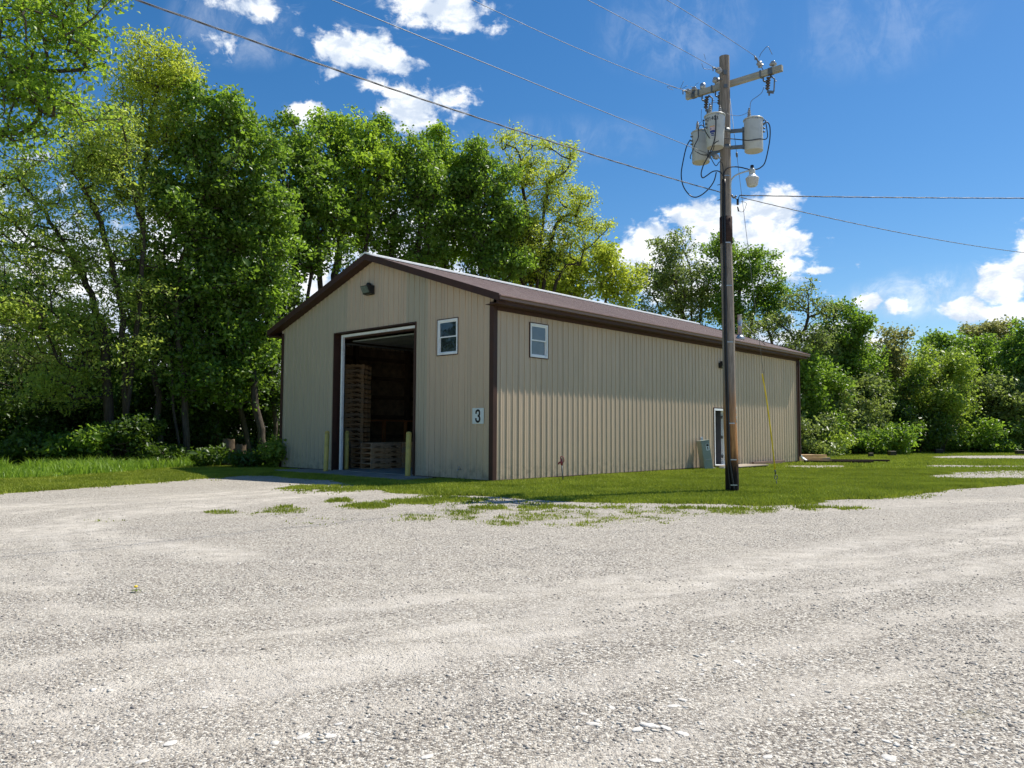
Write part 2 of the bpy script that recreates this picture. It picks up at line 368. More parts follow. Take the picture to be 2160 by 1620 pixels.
def track_mask(x, y, rough=False):
    t = np.zeros(x.shape); rg = np.zeros(x.shape)
    for k, (P, w, s_) in enumerate(tracks):
        d, al = segdist(x, y, P); wob = (fbm(al*.5, d*.5+k, 3+k)-.5)*w*1.2; ad = np.abs(d+wob)
        st = .30+1.1*sstep(.35, .62, fbm(al*.55, d*6.5, 20+k, 3))
        t = np.maximum(t, np.clip(s_*sstep(w*1.9, w*.3, ad)*st, 0, 1)); rg = np.maximum(rg, s_*np.exp(-((ad-w*2.1)/(w*.5))**2))
    return (t, rg) if rough else t
def gz(x, y):
    near = sstep(16, 11, y)
    return ((fbm(x*.9, y*.9, 41, 3)-.5)*.035+(fbm(x*4, y*4, 43, 3)-.5)*.014)*near-.012*near
def axis(vals): return np.unique(np.round(np.concatenate(vals), 4))
xs = axis([np.linspace(-600, -60, 12), np.linspace(-60, -24, 30), np.arange(-24, 24, .13), np.linspace(24, 60, 110), np.linspace(60, 600, 14)])
ys = axis([np.linspace(-300, -5, 14), np.arange(-5, 1.5, .5), np.arange(1.5, 14, .075), np.arange(14, 30, .11), np.arange(30, 62, .35), np.linspace(62, 110, 30), np.linspace(110, 900, 16)])
X, Y = np.meshgrid(xs, ys); gm = grass_mask(X, Y); tm, rgm = track_mask(X, Y, True)
Zg = gz(X, Y)
nx, ny = len(xs), len(ys); idx = np.arange(nx*ny).reshape(ny, nx)
F = np.stack([idx[:-1, :-1], idx[:-1, 1:], idx[1:, 1:], idx[1:, :-1]], -1).reshape(-1, 4)
V = np.stack([X, Y, Zg], -1).reshape(-1, 3)
def groundmat():
    m, nt = newmat('limestone_gravel_lot'); g = N(nt)
    geo = g.n('ShaderNodeNewGeometry').outputs['Position']; gr = g.attr('grass'); tk = g.attr('track'); rg = g.attr('rough')
    big = g.noise(geo, .35, 5, .6); mid = g.noise(geo, 1.6, 5, .6)
    rot = g.n('ShaderNodeMapping'); rot.inputs['Rotation'].default_value = (0, 0, R(-38)); rot.inputs['Scale'].default_value = (.22, 2.6, 1); g.l(geo, rot.inputs[0])
    streak = g.noise(rot.outputs[0], 1.2, 6, .6, .3)
    def vor(sc):
        x = g.n('ShaderNodeTexVoronoi'); x.inputs['Scale'].default_value = sc; x.inputs['Randomness'].default_value = 1; g.l(geo, x.inputs['Vector']); return x
    v1 = vor(95); v2 = vor(38)
    fine = g.noise(geo, 190, 3, .7)
    s1 = g.n('ShaderNodeSeparateColor'); g.l(v1.outputs['Color'], s1.inputs[0]); s2 = g.n('ShaderNodeSeparateColor'); g.l(v2.outputs['Color'], s2.inputs[0])
    peb = g.ramp(s1.outputs[0], [(0, (.06, .055, .05)), (.24, (.23, .205, .175)), (.62, (.45, .405, .33)), (1, (.84, .80, .70))])
    dust = g.ramp(g.noise(geo, 5, 5, .65), [(.3, (.52, .475, .395)), (.7, (.70, .65, .565))])
    cool = g.mapr(big, .38, .62, 0, 1)
    base = g.mix(g.math('MULTIPLY', cool, .4), (.44, .39, .31), (.335, .31, .28))
    base = g.mix(g.mapr(mid, .42, .66, 0, .6), base, (.245, .215, .195))
    patch = g.noise(g.scale(geo, (.55, 1.5, 1)), 1.1, 6, .68); base = g.mix(g.mapr(patch, .46, .64, 0, .7), base, (.15, .13, .117)); base = g.mix(g.math('MULTIPLY', rg, .45), base, (.20, .175, .155))
    cover = g.math('MAXIMUM', g.math('MULTIPLY', g.math('MULTIPLY', tk, g.mapr(streak, .3, .6, .6, 1)), g.mapr(g.noise(geo, 2.6, 7, .7), .34, .56, .25, 1.15)), g.math('MULTIPLY', g.mapr(patch, .50, .36), g.mapr(streak, .54, .68, 0, .55)))
    col = g.mix(g.math('MULTIPLY', g.math('SUBTRACT', 1, g.math('MULTIPLY', cover, .38)), .85), base, peb)
    col = g.mix(g.math('MULTIPLY', cover, .66), col, dust)
    pale = g.math('MULTIPLY', g.mapr(s2.outputs[1], .90, .93), g.mapr(v2.outputs['Distance'], .012, .008)); col = g.mix(g.math('MULTIPLY', pale, .7), col, (.62, .60, .56))
    dark = g.mapr(g.noise(geo, 60, 2, .6), .70, .76, 0, .6); col = g.mix(dark, col, (.09, .083, .08))
    soil = g.mix(g.mapr(g.noise(geo, 9, 4), .35, .65), (.17, .185, .055), (.30, .265, .16))
    gg = g.math('ADD', gr, g.math('MULTIPLY', g.math('SUBTRACT', g.noise(geo, 11, 5, .7), .5), .6)); col = g.mix(g.mapr(gg, .12, .85, 0, .72), col, soil)
    h = g.math('ADD', g.math('MULTIPLY', v1.outputs['Distance'], -.75), g.math('ADD', g.math('MULTIPLY', fine, .25), g.math('MULTIPLY', v2.outputs['Distance'], -.9)))
    nr = g.bump(h, .9, .012, g.bump(mid, .5, .05))
    g.out(g.pbsdf(col, .92, 0, .15, nr)); return m
M['ground'] = groundmat()
me = mesh_np('ground', V, F, 4, {'grass': gm.ravel(), 'track': tm.ravel(), 'rough': rgm.ravel()}, True)
tag(link('ground', me, M['ground']), 'pale limestone gravel lot worn by wheel tracks', 'ground', None, 'structure')
# lawn sheet where the mask is grass
gmm = grass_mask(X, Y, True); gq = (gmm[:-1, :-1]+gmm[1:, 1:]+gmm[1:, :-1]+gmm[:-1, 1:])/4
sel = (gq > .9).ravel()
Fl = F[sel]; used, inv = np.unique(Fl, return_inverse=True)
Vl = V[used].copy(); Vl[:, 2] += .006
def lawnmat():
    m, nt = newmat('mown_lawn'); g = N(nt); geo = g.n('ShaderNodeNewGeometry').outputs['Position']
    a = g.noise(geo, .5, 5, .6); b = g.noise(geo, 14, 4, .7); c = g.noise(g.scale(geo, (1, 1, 1)), 90, 2)
    col = g.ramp(b, [(.3, (.095, .145, .010)), (.7, (.23, .28, .03))])
    st = g.noise(geo, 2.3, 6, .7); col = g.mix(g.mapr(a, .4, .68, 0, .6), col, (.22, .22, .055)); col = g.mix(g.mapr(st, .52, .72, 0, .55), col, (.33, .28, .12)); col = g.mix(g.mapr(g.attr('grass'), .95, .5, 0, .6), col, (.20, .18, .10))
    g.out(g.pbsdf(col, .9, 0, .1, g.bump(g.math('ADD', b, g.math('MULTIPLY', c, .35)), .9, .02))); return m
M['lawn'] = lawnmat()
me = mesh_np('lawn', Vl, inv.reshape(-1, 4), 4, {'grass': gm.ravel()[used]}, True)
tag(link('lawn', me, M['lawn']), 'mown green lawn round the building', 'lawn', None, 'structure')
# ---- grass blades
rng = np.random.default_rng(3)
def inside_building(x, y, pad=.02):
    dx = x-A[0]; dy = y-A[1]; a = dx*D1[0]+dy*D1[1]; b = dx*D2[0]+dy*D2[1]
    return ((a > -pad) & (a < 18.85+pad) & (b > -pad) & (b < 9.94+pad)) | ((a > -1.25) & (a <= 0) & (b > 1.9) & (b < 8.6))
def inview(x, y, m=.08): return (np.abs(x/np.maximum(y, .1)) < .667+m)
TALL = [tuple(gnd(u, v)[:2]) for u, v in [(-400, 1040), (0, 1014), (120, 1008), (250, 1000), (340, 990), (400, 987), (470, 983), (540, 984), (590, 990)]] + [(-8.2, 26.6), (-2, 33), (-4, 60), (-60, 60), (-60, 20)]
def blades(name, n, box, dens, h0, h1, w, mat_, lab, lean=.5, tall=False):
    x = rng.uniform(box[0], box[1], n); y = rng.uniform(box[2], box[3], n)
    k = inview(x, y) & ~inside_building(x, y); x = x[k]; y = y[k]
    g = grass_mask(x, y); tl = inpoly(x, y, TALL)
    p = (g*dens) if not tall else tl*1.0
    if not tall: p = np.where(tl, p*.5, p)
    if not tall: p = p*np.clip(g*1.25, .25, 1)
    k = rng.random(len(x)) < p; x = x[k]; y = y[k]; n = len(x); gk = np.clip(g[k], 0, 1)
    cl = fbm(x*.7, y*.7, 9, 4); h = rng.uniform(h0, h1, n)*(.6+.8*cl)*(1 if tall else (.45+.55*gk))
    if tall:
        d = np.zeros(n); h *= (.45+1.1*sstep(.35, .65, fbm(x*1.6, y*1.6, 19, 3)))
    a = rng.uniform(0, 2*math.pi, n); ww = w*rng.uniform(.6, 1.4, n); la = rng.uniform(0, 2*math.pi, n); le = h*lean*rng.random(n)
    z0 = gz(x, y)
    bx = np.cos(a)*ww; by = np.sin(a)*ww; tx = x+np.cos(la)*le; ty = y+np.sin(la)*le
    if tall:  # three-segment bending blade: 5 verts
        mx = x+np.cos(la)*le*.35; my = y+np.sin(la)*le*.35; hz = h*.62
        P = np.stack([np.stack([x-bx, y-by, z0], -1), np.stack([x+bx, y+by, z0], -1), np.stack([mx+bx*.8, my+by*.8, z0+hz], -1), np.stack([mx-bx*.8, my-by*.8, z0+hz], -1)], 1)
        T = np.stack([tx, ty, z0+h*(1-.25*rng.random(n))], -1)
        V = np.concatenate([P.reshape(-1, 3), T]); i = np.arange(n)*4; t = 4*n+np.arange(n)
        F = np.concatenate([np.stack([i, i+1, i+2], -1), np.stack([i, i+2, i+3], -1), np.stack([i+3, i+2, t], -1)])
        vv = np.clip(rng.random(n)*.6+cl*.5, 0, 1); at_ = np.concatenate([np.repeat(vv, 4), vv])
    else:
        V = np.stack([np.stack([x-bx, y-by, z0-.005], -1), np.stack([x+bx, y+by, z0-.005], -1), np.stack([tx, ty, z0+h], -1)], 1).reshape(-1, 3)
        F = np.arange(3*n).reshape(-1, 3); vv = np.clip(rng.random(n)*.55+(fbm(x*1.3, y*1.3, 301, 5)-.3)*1.1, 0, 1); at_ = np.repeat(vv, 3)
    o = link(name, mesh_np(name, V, F, 3, {'v': at_}), L[mat_]); tag(o, lab, 'grass', None, 'stuff'); return o
blades('grass', 1500000, (-13, 26, 13, 27), .95, .03, .08, .014, 'grass', 'short mown grass blades of the near lawn', .9)
blades('grass', 700000, (-24, 46, 25.5, 66), .85, .035, .085, .022, 'grass', 'short mown grass blades of the far lawn', .9)
blades('grass', 260000, (-8, 10, 10.5, 15.5), .38, .025, .06, .010, 'grass', 'sparse grass tufts coming up through the gravel', .9)
blades('tall_grass', 170000, (-26, -3, 17, 33), 1, .10, .33, .010, 'tall', 'uncut tall grass along the edge of the wood', .9, True)
# ---- gravel stones
def stones(n, box, smin, smax, seed, pts=None, flat=.55, vis=True):
    r = np.random.default_rng(seed)
    if pts is None:
        u = r.random(n); y = box[2]*(box[3]/box[2])**u; x = r.uniform(-1, 1, n)*y*.72
    else: x, y = pts
    n = len(x); cl = fbm(x*1.1, y*1.1, 61, 4); tk = track_mask(x, y)
    k = (r.random(n) < (.15+1.6*sstep(.4, .65, cl))*(1-.55*tk)) if pts is None else np.ones(n, bool)
    x, y = x[k], y[k]; n = len(x)
    s = smin*(smax/smin)**(r.random(n)**2.6)
    ico = [(0, 0, 1)]+[(math.cos(a)*.9, math.sin(a)*.9, .45) for a in np.arange(5)*2*math.pi/5]+[(math.cos(a)*.9, math.sin(a)*.9, -.45) for a in (np.arange(5)+.5)*2*math.pi/5]+[(0, 0, -1)]
    B = np.array(ico); T = [(0, i+1, (i+1) % 5+1) for i in range(5)]+[(i+1, i+6, (i+1) % 5+1) for i in range(5)]+[((i+1) % 5+1, i+6, (i+1) % 5+6) for i in range(5)]+[(11, (i+1) % 5+6, i+6) for i in range(5)]
    P = B[None]*(1+r.uniform(-.42, .42, (n, 12, 3)))*np.stack([np.ones(n), r.uniform(.5, 1, n), r.uniform(.3, .75, n)*flat/.55], -1)[:, None]
    a = r.uniform(0, 2*math.pi, n); c, s_ = np.cos(a)[:, None], np.sin(a)[:, None]
    tl = r.uniform(-.35, .35, n)[:, None]; z = P[..., 2]+P[..., 0]*tl
    px = P[..., 0]*c-P[..., 1]*s_; py = P[..., 0]*s_+P[..., 1]*c
    V = np.stack([x[:, None]+px*s[:, None], y[:, None]+py*s[:, None], gz(x, y)[:, None]+z*s[:, None]+(s*.0)[:, None]], -1).reshape(-1, 3)
    F = (np.arange(n)*12)[:, None, None]+np.array(T)[None]
    return V, F.reshape(-1, 3), np.repeat(r.random(n), 12)
def stonemat():
    m, nt = newmat('gravel_stones'); g = N(nt); geo = g.n('ShaderNodeNewGeometry').outputs['Position']
    col = g.ramp(g.attr('v'), [(0, (.10, .095, .09)), (.04, (.22, .205, .19)), (.25, (.38, .34, .285)), (.7, (.50, .45, .37)), (1, (.76, .72, .63))])
    col = g.mix(g.mapr(g.noise(geo, 80, 4), .35, .7, 0, .4), col, (.24, .22, .2)); g.out(g.pbsdf(col, .85, 0, .25, g.bump(g.noise(geo, 300, 3), .4, .002))); return m
M['gravel'] = stonemat()
V1, F1, a1 = stones(110000, (0, 0, 2.3, 15), .003, .0135, 5)
V2, F2, a2 = stones(2200, (0, 0, 2.3, 12), .008, .022, 6, flat=.26)
r_ = np.random.default_rng(9); cx = []; cy = []
for (u, v, su, sv, n) in [(1380, 1510, 70, 22, 60), (680, 1545, 60, 8, 30), (1110, 1440, 90, 35, 90), (1600, 1400, 120, 25, 70), (1240, 1360, 120, 25, 60), (380, 1440, 90, 40, 70), (1980, 1560, 130, 50, 240), (1560, 1380, 60, 14, 40), (900, 1150, 160, 8, 60), (630, 1185, 60, 4, 40), (360, 1165, 60, 3, 40)]:
    for k in range(int(n*2.2)):
        p = gnd(u+r_.normal()*su, max(1100, min(1900, v+r_.normal()*sv))); cx.append(p[0]); cy.append(p[1])
V3, F3, a3 = stones(0, None, .007, .024, 8, (np.array(cx), np.array(cy)), .2); a3 = .8+a3*.2
Vs = np.concatenate([V1, V2, V3]); Fs = np.concatenate([F1, F2+len(V1), F3+len(V1)+len(V2)])
tag(link('gravel', mesh_np('gravel', Vs, Fs, 3, {'v': np.concatenate([a1, a2, a3])}), M['gravel']), 'loose limestone gravel scattered over the lot', 'gravel', None, 'stuff')
rocks = [(1250, 1520, .032), (1370, 1524, .05), (1345, 1532, .034), (1405, 1529, .032), (1420, 1483, .034), (1440, 1472, .03), (1555, 1392, .034), (1290, 1488, .026), (700, 1541, .038), (360, 1557, .04), (432, 1484, .018), (900, 1588, .034), (205, 1527, .02), (1672, 1465, .022), (1600, 1474, .018), (1480, 1422, .018), (1870, 1560, .024), (1620, 1587, .026), (1875, 1595, .04), (1385, 1596, .03), (715, 1517, .026), (870, 1212, .0), (640, 1541, .034), (300, 1595, .03), (1440, 1540, .034), (1230, 1500, .022)]
for i, (u, v, s) in enumerate(rocks):
    if s == 0: continue
    p = gnd(u, v); rr = random.Random(i); b = MB(); k = 9; rings = []
    for zz, sc in ((-.3, .8), (.12, 1.), (.30, .72), (.36, .3)):
        for j in range(k):
            a = 2*math.pi*j/k; q = sc*(1+rr.uniform(-.16, .16)); rings.append((q*math.cos(a)*s, q*math.sin(a)*s*.62, zz*s*.45*(1+rr.uniform(-.15, .15))))
    b.add(rings, [(a*k+j, a*k+(j+1) % k, (a+1)*k+(j+1) % k, (a+1)*k+j) for a in range(3) for j in range(k)]+[tuple(3*k+j for j in range(k)), tuple(range(k))[::-1]])
    o = b.build('rock', M['stone'], None, (p[0], p[1], float(gz(np.array(p[0]), np.array(p[1])))), (rr.uniform(-.1, .1), rr.uniform(-.1, .1), rr.uniform(0, 6)), .002)
    tag(o, 'flat pale limestone chip bigger than the gravel round it', 'rock', 'pale limestone chips lying on the gravel lot')
# ================================================================= BUILDING
LEN, WID = 18.81, 9.94; SL = .335
def ztop(y): return 4.66+SL*(min(y, WID-y)+.38)      # roof upper surface
RZ = math.atan2(D1[1], D1[0])
B = empty('storage_building', A, RZ)
tag(B, 'tan ribbed metal storage building with brown trim and an open truck door', 'building')
pitch_rib = .2286
def ribbed(u0, u1, topf, z0, holes, cols=None, off=.10):
    """profile strips along u; returns list of (u, h) and cells"""
    br = set([u0, u1]); k = math.floor(u0/pitch_rib)-1
    pts = []
    while k*pitch_rib < u1+.3:
        c = k*pitch_rib+off
        for du, h in ((-.030, 0), (-.020, .022), (.020, .022), (.030, 0), (.072, 0), (.079, .005), (.091, .005), (.098, 0), (.132, 0), (.139, .005), (.151, .005), (.158, 0)):
            pts.append((c+du, h))
        k += 1
    pts.sort()
    us = np.array([p[0] for p in pts]); hs = np.array([p[1] for p in pts])
    extra = [u0, u1]+[e for h in holes for e in (h[0], h[1])]+(cols or [])
    xs_ = sorted(set([u for u in us if u0 < u < u1]+[e for e in extra if u0 <= e <= u1]))
    return xs_, lambda u: float(np.interp(u, us, hs))
def wall(name, u0, u1, place, topf, holes, tintf, off=.1, cols=None):
    xs_, hf = ribbed(u0, u1, topf, 0, holes, cols, off); V = []; F = []; tint = []
    for a, b in zip(xs_[:-1], xs_[1:]):
        c = (a+b)/2; ivs = [(.05, None)]
        hh = sorted([(h[2], h[3]) for h in holes if h[0]-1e-6 <= c <= h[1]+1e-6]); zs = []; z = .05
        for h0, h1 in hh:
            if h0 > z: zs.append((z, z, h0, h0))
            z = h1
        zs.append((z, z, topf(a), topf(b)))
        for za, zb, zc, zd in zs:
            n = len(V); V += [place(a, hf(a), za), place(b, hf(b), zb), place(b, hf(b), zd), place(a, hf(a), zc)]
            F.append((n, n+1, n+2, n+3)); tint += [tintf(c)]*4
    return mesh_np(name, V, F, 4, {'tint': tint})
DOOR = (3.0, 6.87, .0, 4.28); WG = (1.27, 2.08, 3.30, 4.26)
def tg(y):
    if y > 6.25: return .9
    if 2.51 < y < 3.42: return 1.0
    return 0.0
me = wall('gable_wall', 0, WID, lambda u, h, z: (-h, u, z), lambda y: ztop(y)-.10, [DOOR, WG], tg, .13, [2.51, 3.42, 6.25, WID/2])
link('gable_wall', me, M['siding'], B)
WS = (1.36, 2.10, 3.24, 4.16); DS = (11.34, 12.26, .10, 2.14)
me = wall('side_wall', 0, LEN, lambda u, h, z: (u, -h, z), lambda y: 4.50, [WS, DS], lambda y: 0.0, .05)
link('side_wall', me, M['siding'], B)
me = wall('rear_wall', 0, WID, lambda u, h, z: (LEN+h, u, z), lambda y: ztop(y)-.10, [], lambda y: 0., .13, [WID/2])
link('rear_wall', me, M['siding'], B)
me = wall('back_wall', 0, LEN, lambda u, h, z: (u, WID+h, z), lambda y: 4.50, [], lambda y: 0.5, .05)
link('back_wall', me, M['siding'], B)
# inner linings (interior): plywood panels, girts, posts
b = MB(); b.box(.05, LEN-.05, WID-.16, WID-.14, .1, 4.3); b.box(LEN-.16, LEN-.14, .1, WID-.17, .1, 4.4)
b.box(.1, LEN-.17, .14, .16, 2.3, 4.3); b.box(.1, 11.1, .14, .16, .1, 2.3); b.box(12.5, LEN-.17, .14, .16, .1, 2.3)
b.build('plywood_lining', M['osb'], B)
b = MB()
for k, z in enumerate((.35, 1.0, 1.72, 2.45, 3.15, 3.85)): b.box(.06, LEN-.2, WID-.25, WID-.165, z, z+.14)
b.build('wall_girts', M['girt'], B)
for x in (.3, 2.7, 5.1, 7.5, 9.9, 12.3, 14.7, 17.1):
    MB().box(x, x+.15, WID-.42, WID-.255, .07, 4.4).build('post', M['girt'], B)
b = MB(); b.box(.08, LEN-.2, .2, WID-.2, 4.42, 4.45); b.build('ceiling_lining', M['osb'], B)
b = MB(); b.box(2.9, 8.5, 8.9, 9.45, 1.62, 1.67); b.box(3.6, 3.7, 9.0, 9.1, .07, 1.62); b.box(6.2, 6.3, 9.0, 9.1, .07, 1.62); b.box(4.6, 4.7, 9.0, 9.1, .07, 1.62)
o = b.build('shelf_rack', M['shelf'], None, tuple(A), (0, 0, RZ)); tag(o, 'long wooden shelf rack against the inner wall behind the pallets', 'shelf')
b = MB(); b.box(.02, LEN-.02, .02, WID-.02, .0, .07); b.build('floor_slab', M['concrete'], B)
# roof
def roofside(sign):
    V = []; F = []; xs_, hf0 = ribbed(-.30, LEN+.16, None, 0, [], None, .08); hf = lambda q: hf0(q)*.42; ye = -.46; yr = WID/2
    def p(x, y, up): 
        yy = y if sign > 0 else WID-y; return (x, yy, 4.66+SL*(y+.38)+up)
    for a, c in zip(xs_[:-1], xs_[1:]):
        n = len(V); V += [p(a, ye, hf(a)), p(c, ye, hf(c)), p(c, yr, hf(c)), p(a, yr, hf(a))]; F.append((n, n+1, n+2, n+3))
        n = len(V); V += [p(a, ye, -.02), p(c, ye, -.02), p(c, yr, -.02), p(a, yr, -.02)]; F.append((n+3, n+2, n+1, n))
        n = len(V); V += [p(a, ye, hf(a)), p(c, ye, hf(c)), p(c, ye, -.02), p(a, ye, -.02)]; F.append((n+3, n+2, n+1, n))
    return V, F
Va, Fa = roofside(1); Vb, Fb = roofside(-1)
me = mesh_np('roof', Va+Vb, [f for f in Fa]+[tuple(i+len(Va) for i in f) for f in Fb], 4)
roof = link('roof', me, M['roof'], B)
zr = 4.66+SL*(WID/2+.38)
b = MB(); yr = WID/2
for s in (1, -1):
    b.add([(-.33, yr, zr+.075), (LEN+.18, yr, zr+.075), (LEN+.18, yr-s*.27, zr+.075-.27*SL), (-.33, yr-s*.27, zr+.075-.27*SL), (-.33, yr, zr+.03), (LEN+.18, yr, zr+.03), (LEN+.18, yr-s*.27, zr+.028-.27*SL), (-.33, yr-s*.27, zr+.028-.27*SL)], [(0, 1, 2, 3), (7, 6, 5, 4), (3, 2, 6, 7), (0, 3, 7, 4), (1, 5, 6, 2)])
b.build('ridge_cap', M['white'], roof)
# rake trim (fascia + soffit) at both gables
for x0, s in ((-.31, 1), (LEN+.16, -1)):
    for side in (1, -1):
        b = MB(); f = lambda y: y if side > 0 else WID-y
        ya, yb = -.48, WID/2
        za, zb = 4.66+SL*(ya+.38), 4.66+SL*(yb+.38)
        for (xa, xb, t, u) in ((x0-.012*s, x0+.012*s, .035, -.155), (x0+.014*s, x0+(.30 if s > 0 else .15)*s, -.14, -.152)):
            V = [(x, f(y), z+d) for x in (xa, xb) for (y, z) in ((ya, za), (yb, zb)) for d in (t, u)]
            b.add(V, [(0, 2, 3, 1), (4, 5, 7, 6), (0, 4, 6, 2), (1, 3, 7, 5), (0, 1, 5, 4), (2, 6, 7, 3)])
        b.build('rake_trim', M['brown'], B)
# eaves: gutter, sub fascia, soffit, frieze
def gutter(side):
    f = (lambda y: y) if side > 0 else (lambda y: WID-y)
    prof = [(-.41, 4.625), (-.535, 4.625), (-.54, 4.60), (-.515, 4.57), (-.51, 4.515), (-.41, 4.51)]
    n = len(prof); V = [(x, f(y), z) for x in (-.30, LEN+.16) for y, z in prof]
    F = [(i, i+1, n+i+1, n+i) for i in range(1, n-1)]+[(n-1, 0, n, 2*n-1)]
    b = MB(); b.add(V, F); b.add([(x, f(y), z) for x in (-.295, LEN+.155) for y, z in prof], [tuple(range(n)), tuple(range(n, 2*n))]); b.build('gutter', M['brown2'], B)
    b = MB(); y0, y1 = sorted((f(-.405), f(-.38))); b.box(-.29, LEN+.14, y0, y1, 4.42, 4.635); y0, y1 = sorted((f(-.379), f(.0))); b.box(-.29, LEN+.14, y0, y1, 4.425, 4.44)
    y0, y1 = sorted((f(-.045), f(-.022))); b.box(.1, LEN-.1, y0, y1, 4.33, 4.424); b.build('eave_soffit', M['brown'], B)
gutter(1); gutter(-1)
b = MB(); w = .115; t = .03
for cx_, cy_, sx, sy in ((0, 0, -1, -1), (0, WID, -1, 1), (LEN, 0, 1, -1), (LEN, WID, 1, 1)):
    b = MB(); zt = 4.42 if sy else 4.42
    xa, xb = sorted((cx_+sx*t, cx_-sx*w)); ya, yb = sorted((cy_+sy*t, cy_+sy*(t-.006))); b.box(xa, xb, ya, yb, .0, zt)
    xa, xb = sorted((cx_+sx*t, cx_+sx*(t-.006))); ya, yb = sorted((cy_+sy*(t-.006), cy_-sy*w)); b.box(xa, xb, ya, yb, .0, zt+.12)
    b.build('corner_trim', M['brown'], B)
for q in ((.12, 11.2, -.035, .01), (12.4, LEN-.12, -.035, .01), (-.035, .01, .12, 2.9), (-.035, .01, 6.98, WID-.12)): MB().box(*q, -.01, .068).build('base_trim', M['brown'], B)
# big door: brown casing, white seals, rolled-up panel
dr = empty('truck_door', (0, 0, 0)); dr.parent = B
y0, y1, zt = 3.0, 6.87, 4.28
b = MB(); b.box(-.035, .30, y1-.001, y1+.03, .05, zt+.03); b.box(-.035, .30, y0-.03, y0+.001, .05, zt+.03); b.box(-.035, .30, y0+.001, y1-.001, zt, zt+.03)
b.box(.18, .30, y1-.10, y1-.002, .05, zt-.002); b.box(.18, .30, y0+.002, y0+.30, .05, zt-.002); b.box(.18, .30, y0+.301, y1-.102, zt-.16, zt-.002); b.build('door_casing', M['brown'], dr)
b = MB(); b.box(.10, .178, y1-.262, y1-.185, .07, zt-.04); b.box(.10, .178, y0+.05, y0+.12, .07, zt-.04); b.box(.10, .178, y0+.121, y1-.263, zt-.115, zt-.04); b.build('weather_seal', M['white'], dr)
b = MB()
for k in range(4): b.box(.45+k*.62, 1.04+k*.62, y0+.15, y1-.3, 4.05, 4.09)
b.build('raised_door_panel', M['galv'], dr)
b = MB(); b.box(.31, 3.1, y0+.06, y0+.10, 3.98, 4.03); b.box(.31, 3.1, y1-.06, y1-.02, 3.98, 4.03); b.box(.305, .35, y1-.06, y1-.02, .07, 3.9); b.build('door_track', M['galvd'], dr)
# windows
def window(name, par, u0, u1, z0, z1, place, panemat, lowmat=None):
    w = empty(name, (0, 0, 0)); w.parent = par
    def bx(b, a0, a1, d0, d1_, z0_, z1_, mi=0):
        V = [place(a, d, z) for z in (z0_, z1_) for d in (d0, d1_) for a in (a0, a1)]
        b.add(V, [(0, 2, 3, 1), (4, 5, 7, 6), (0, 1, 5, 4), (2, 6, 7, 3), (0, 4, 6, 2), (1, 3, 7, 5)], False, mi)
    b = MB(); t = .022
    bx(b, u0-t, u0, -.02, .035, z0-t, z1+t); bx(b, u1, u1+t, -.02, .035, z0-t, z1+t); bx(b, u0, u1, -.02, .035, z1, z1+t); bx(b, u0, u1, -.02, .035, z0-t, z0); b.build('window_trim', M['brown'], w)
    b = MB(); f = .05
    bx(b, u0, u0+f, -.03, .03, z0, z1); bx(b, u1-f, u1, -.03, .03, z0, z1); bx(b, u0+f, u1-f, -.03, .03, z1-f, z1); bx(b, u0+f, u1-f, -.03, .045, z0, z0+f); b.build('window_frame', M['white'], w)
    zm = (z0+z1)/2
    for (za, zb, dd) in ((zm-.012, z1-f, .012), (z0+f, zm+.022, -.012)):
        b = MB(); s = .032; ua, ub = u0+f+.001, u1-f-.001
        bx(b, ua, ua+s, dd-.018, dd, za, zb); bx(b, ub-s, ub, dd-.018, dd, za, zb); bx(b, ua+s, ub-s, dd-.018, dd, zb-s, zb); bx(b, ua+s, ub-s, dd-.018, dd, za, za+s)
        sa = b.build('sash', M['white'], w)
        b = MB(); bx(b, ua+s-.001, ub-s+.001, dd-.012, dd-.008, za+s-.001, zb-s+.001); b.build('pane', panemat, sa)
def glassmat(name, base, tint=0):
    m, nt = newmat(name); g = N(nt); co = g.n('ShaderNodeTexCoord').outputs['Object']
    n = g.noise(co, 2.5, 4); col = g.ramp(n, [(.3, tuple(x*.7 for x in base)), (.7, base)])
    g.out(g.pbsdf(col, .04, 0, .9, g.bump(g.noise(co, 1.6, 2), .12, .05))); return m
M['glassd'] = glassmat('dark_window_glass', (.012, .013, .013)); M['glassg'] = glassmat('grey_reflection_and_curtain_glass', (.12, .135, .145))  # grey base colour paints in the sky reflection along with the curtain
window('window', B, WG[0]+.01, WG[1]-.01, WG[2]+.01, WG[3]-.01, lambda a, d, z: (-d, a, z), M['glassd'])
window('window', B, WS[0]+.01, WS[1]-.01, WS[2]+.01, WS[3]-.01, lambda a, d, z: (a, -d, z), M['glassg'])
# side door (leaf swung inward at the far jamb)
sd = empty('side_door', (0, 0, 0)); sd.parent = B
x0, x1 = DS[0], DS[1]
b = MB(); b.box(x0-.0, x0+.055, -.04, .12, .12, 2.13); b.box(x1-.055, x1, -.04, .12, .12, 2.13); b.box(x0+.056, x1-.056, -.04, .12, 2.06, 2.13); b.box(x0, x1, -.05, .12, .09, .12); b.build('door_frame', M['white'], sd)
b = MB(); b.box(x0-.03, x0-.001, -.038, .02, .10, 2.165); b.box(x1+.001, x1+.03, -.038, .02, .10, 2.165); b.box(x0, x1, -.038, .02, 2.133, 2.165); b.build('door_trim', M['brown'], sd)
lf = MB(); lf.box(x1-.115, x1-.07, .13, .93, .13, 2.05)
leaf = lf.build('door_leaf', M['greydoor'], sd, bevel=.004)
b = MB(); b.box(x1-.117, x1-.0695, .124, .1295, .13, 2.05); b.build('leaf_edge', M['white'], leaf)
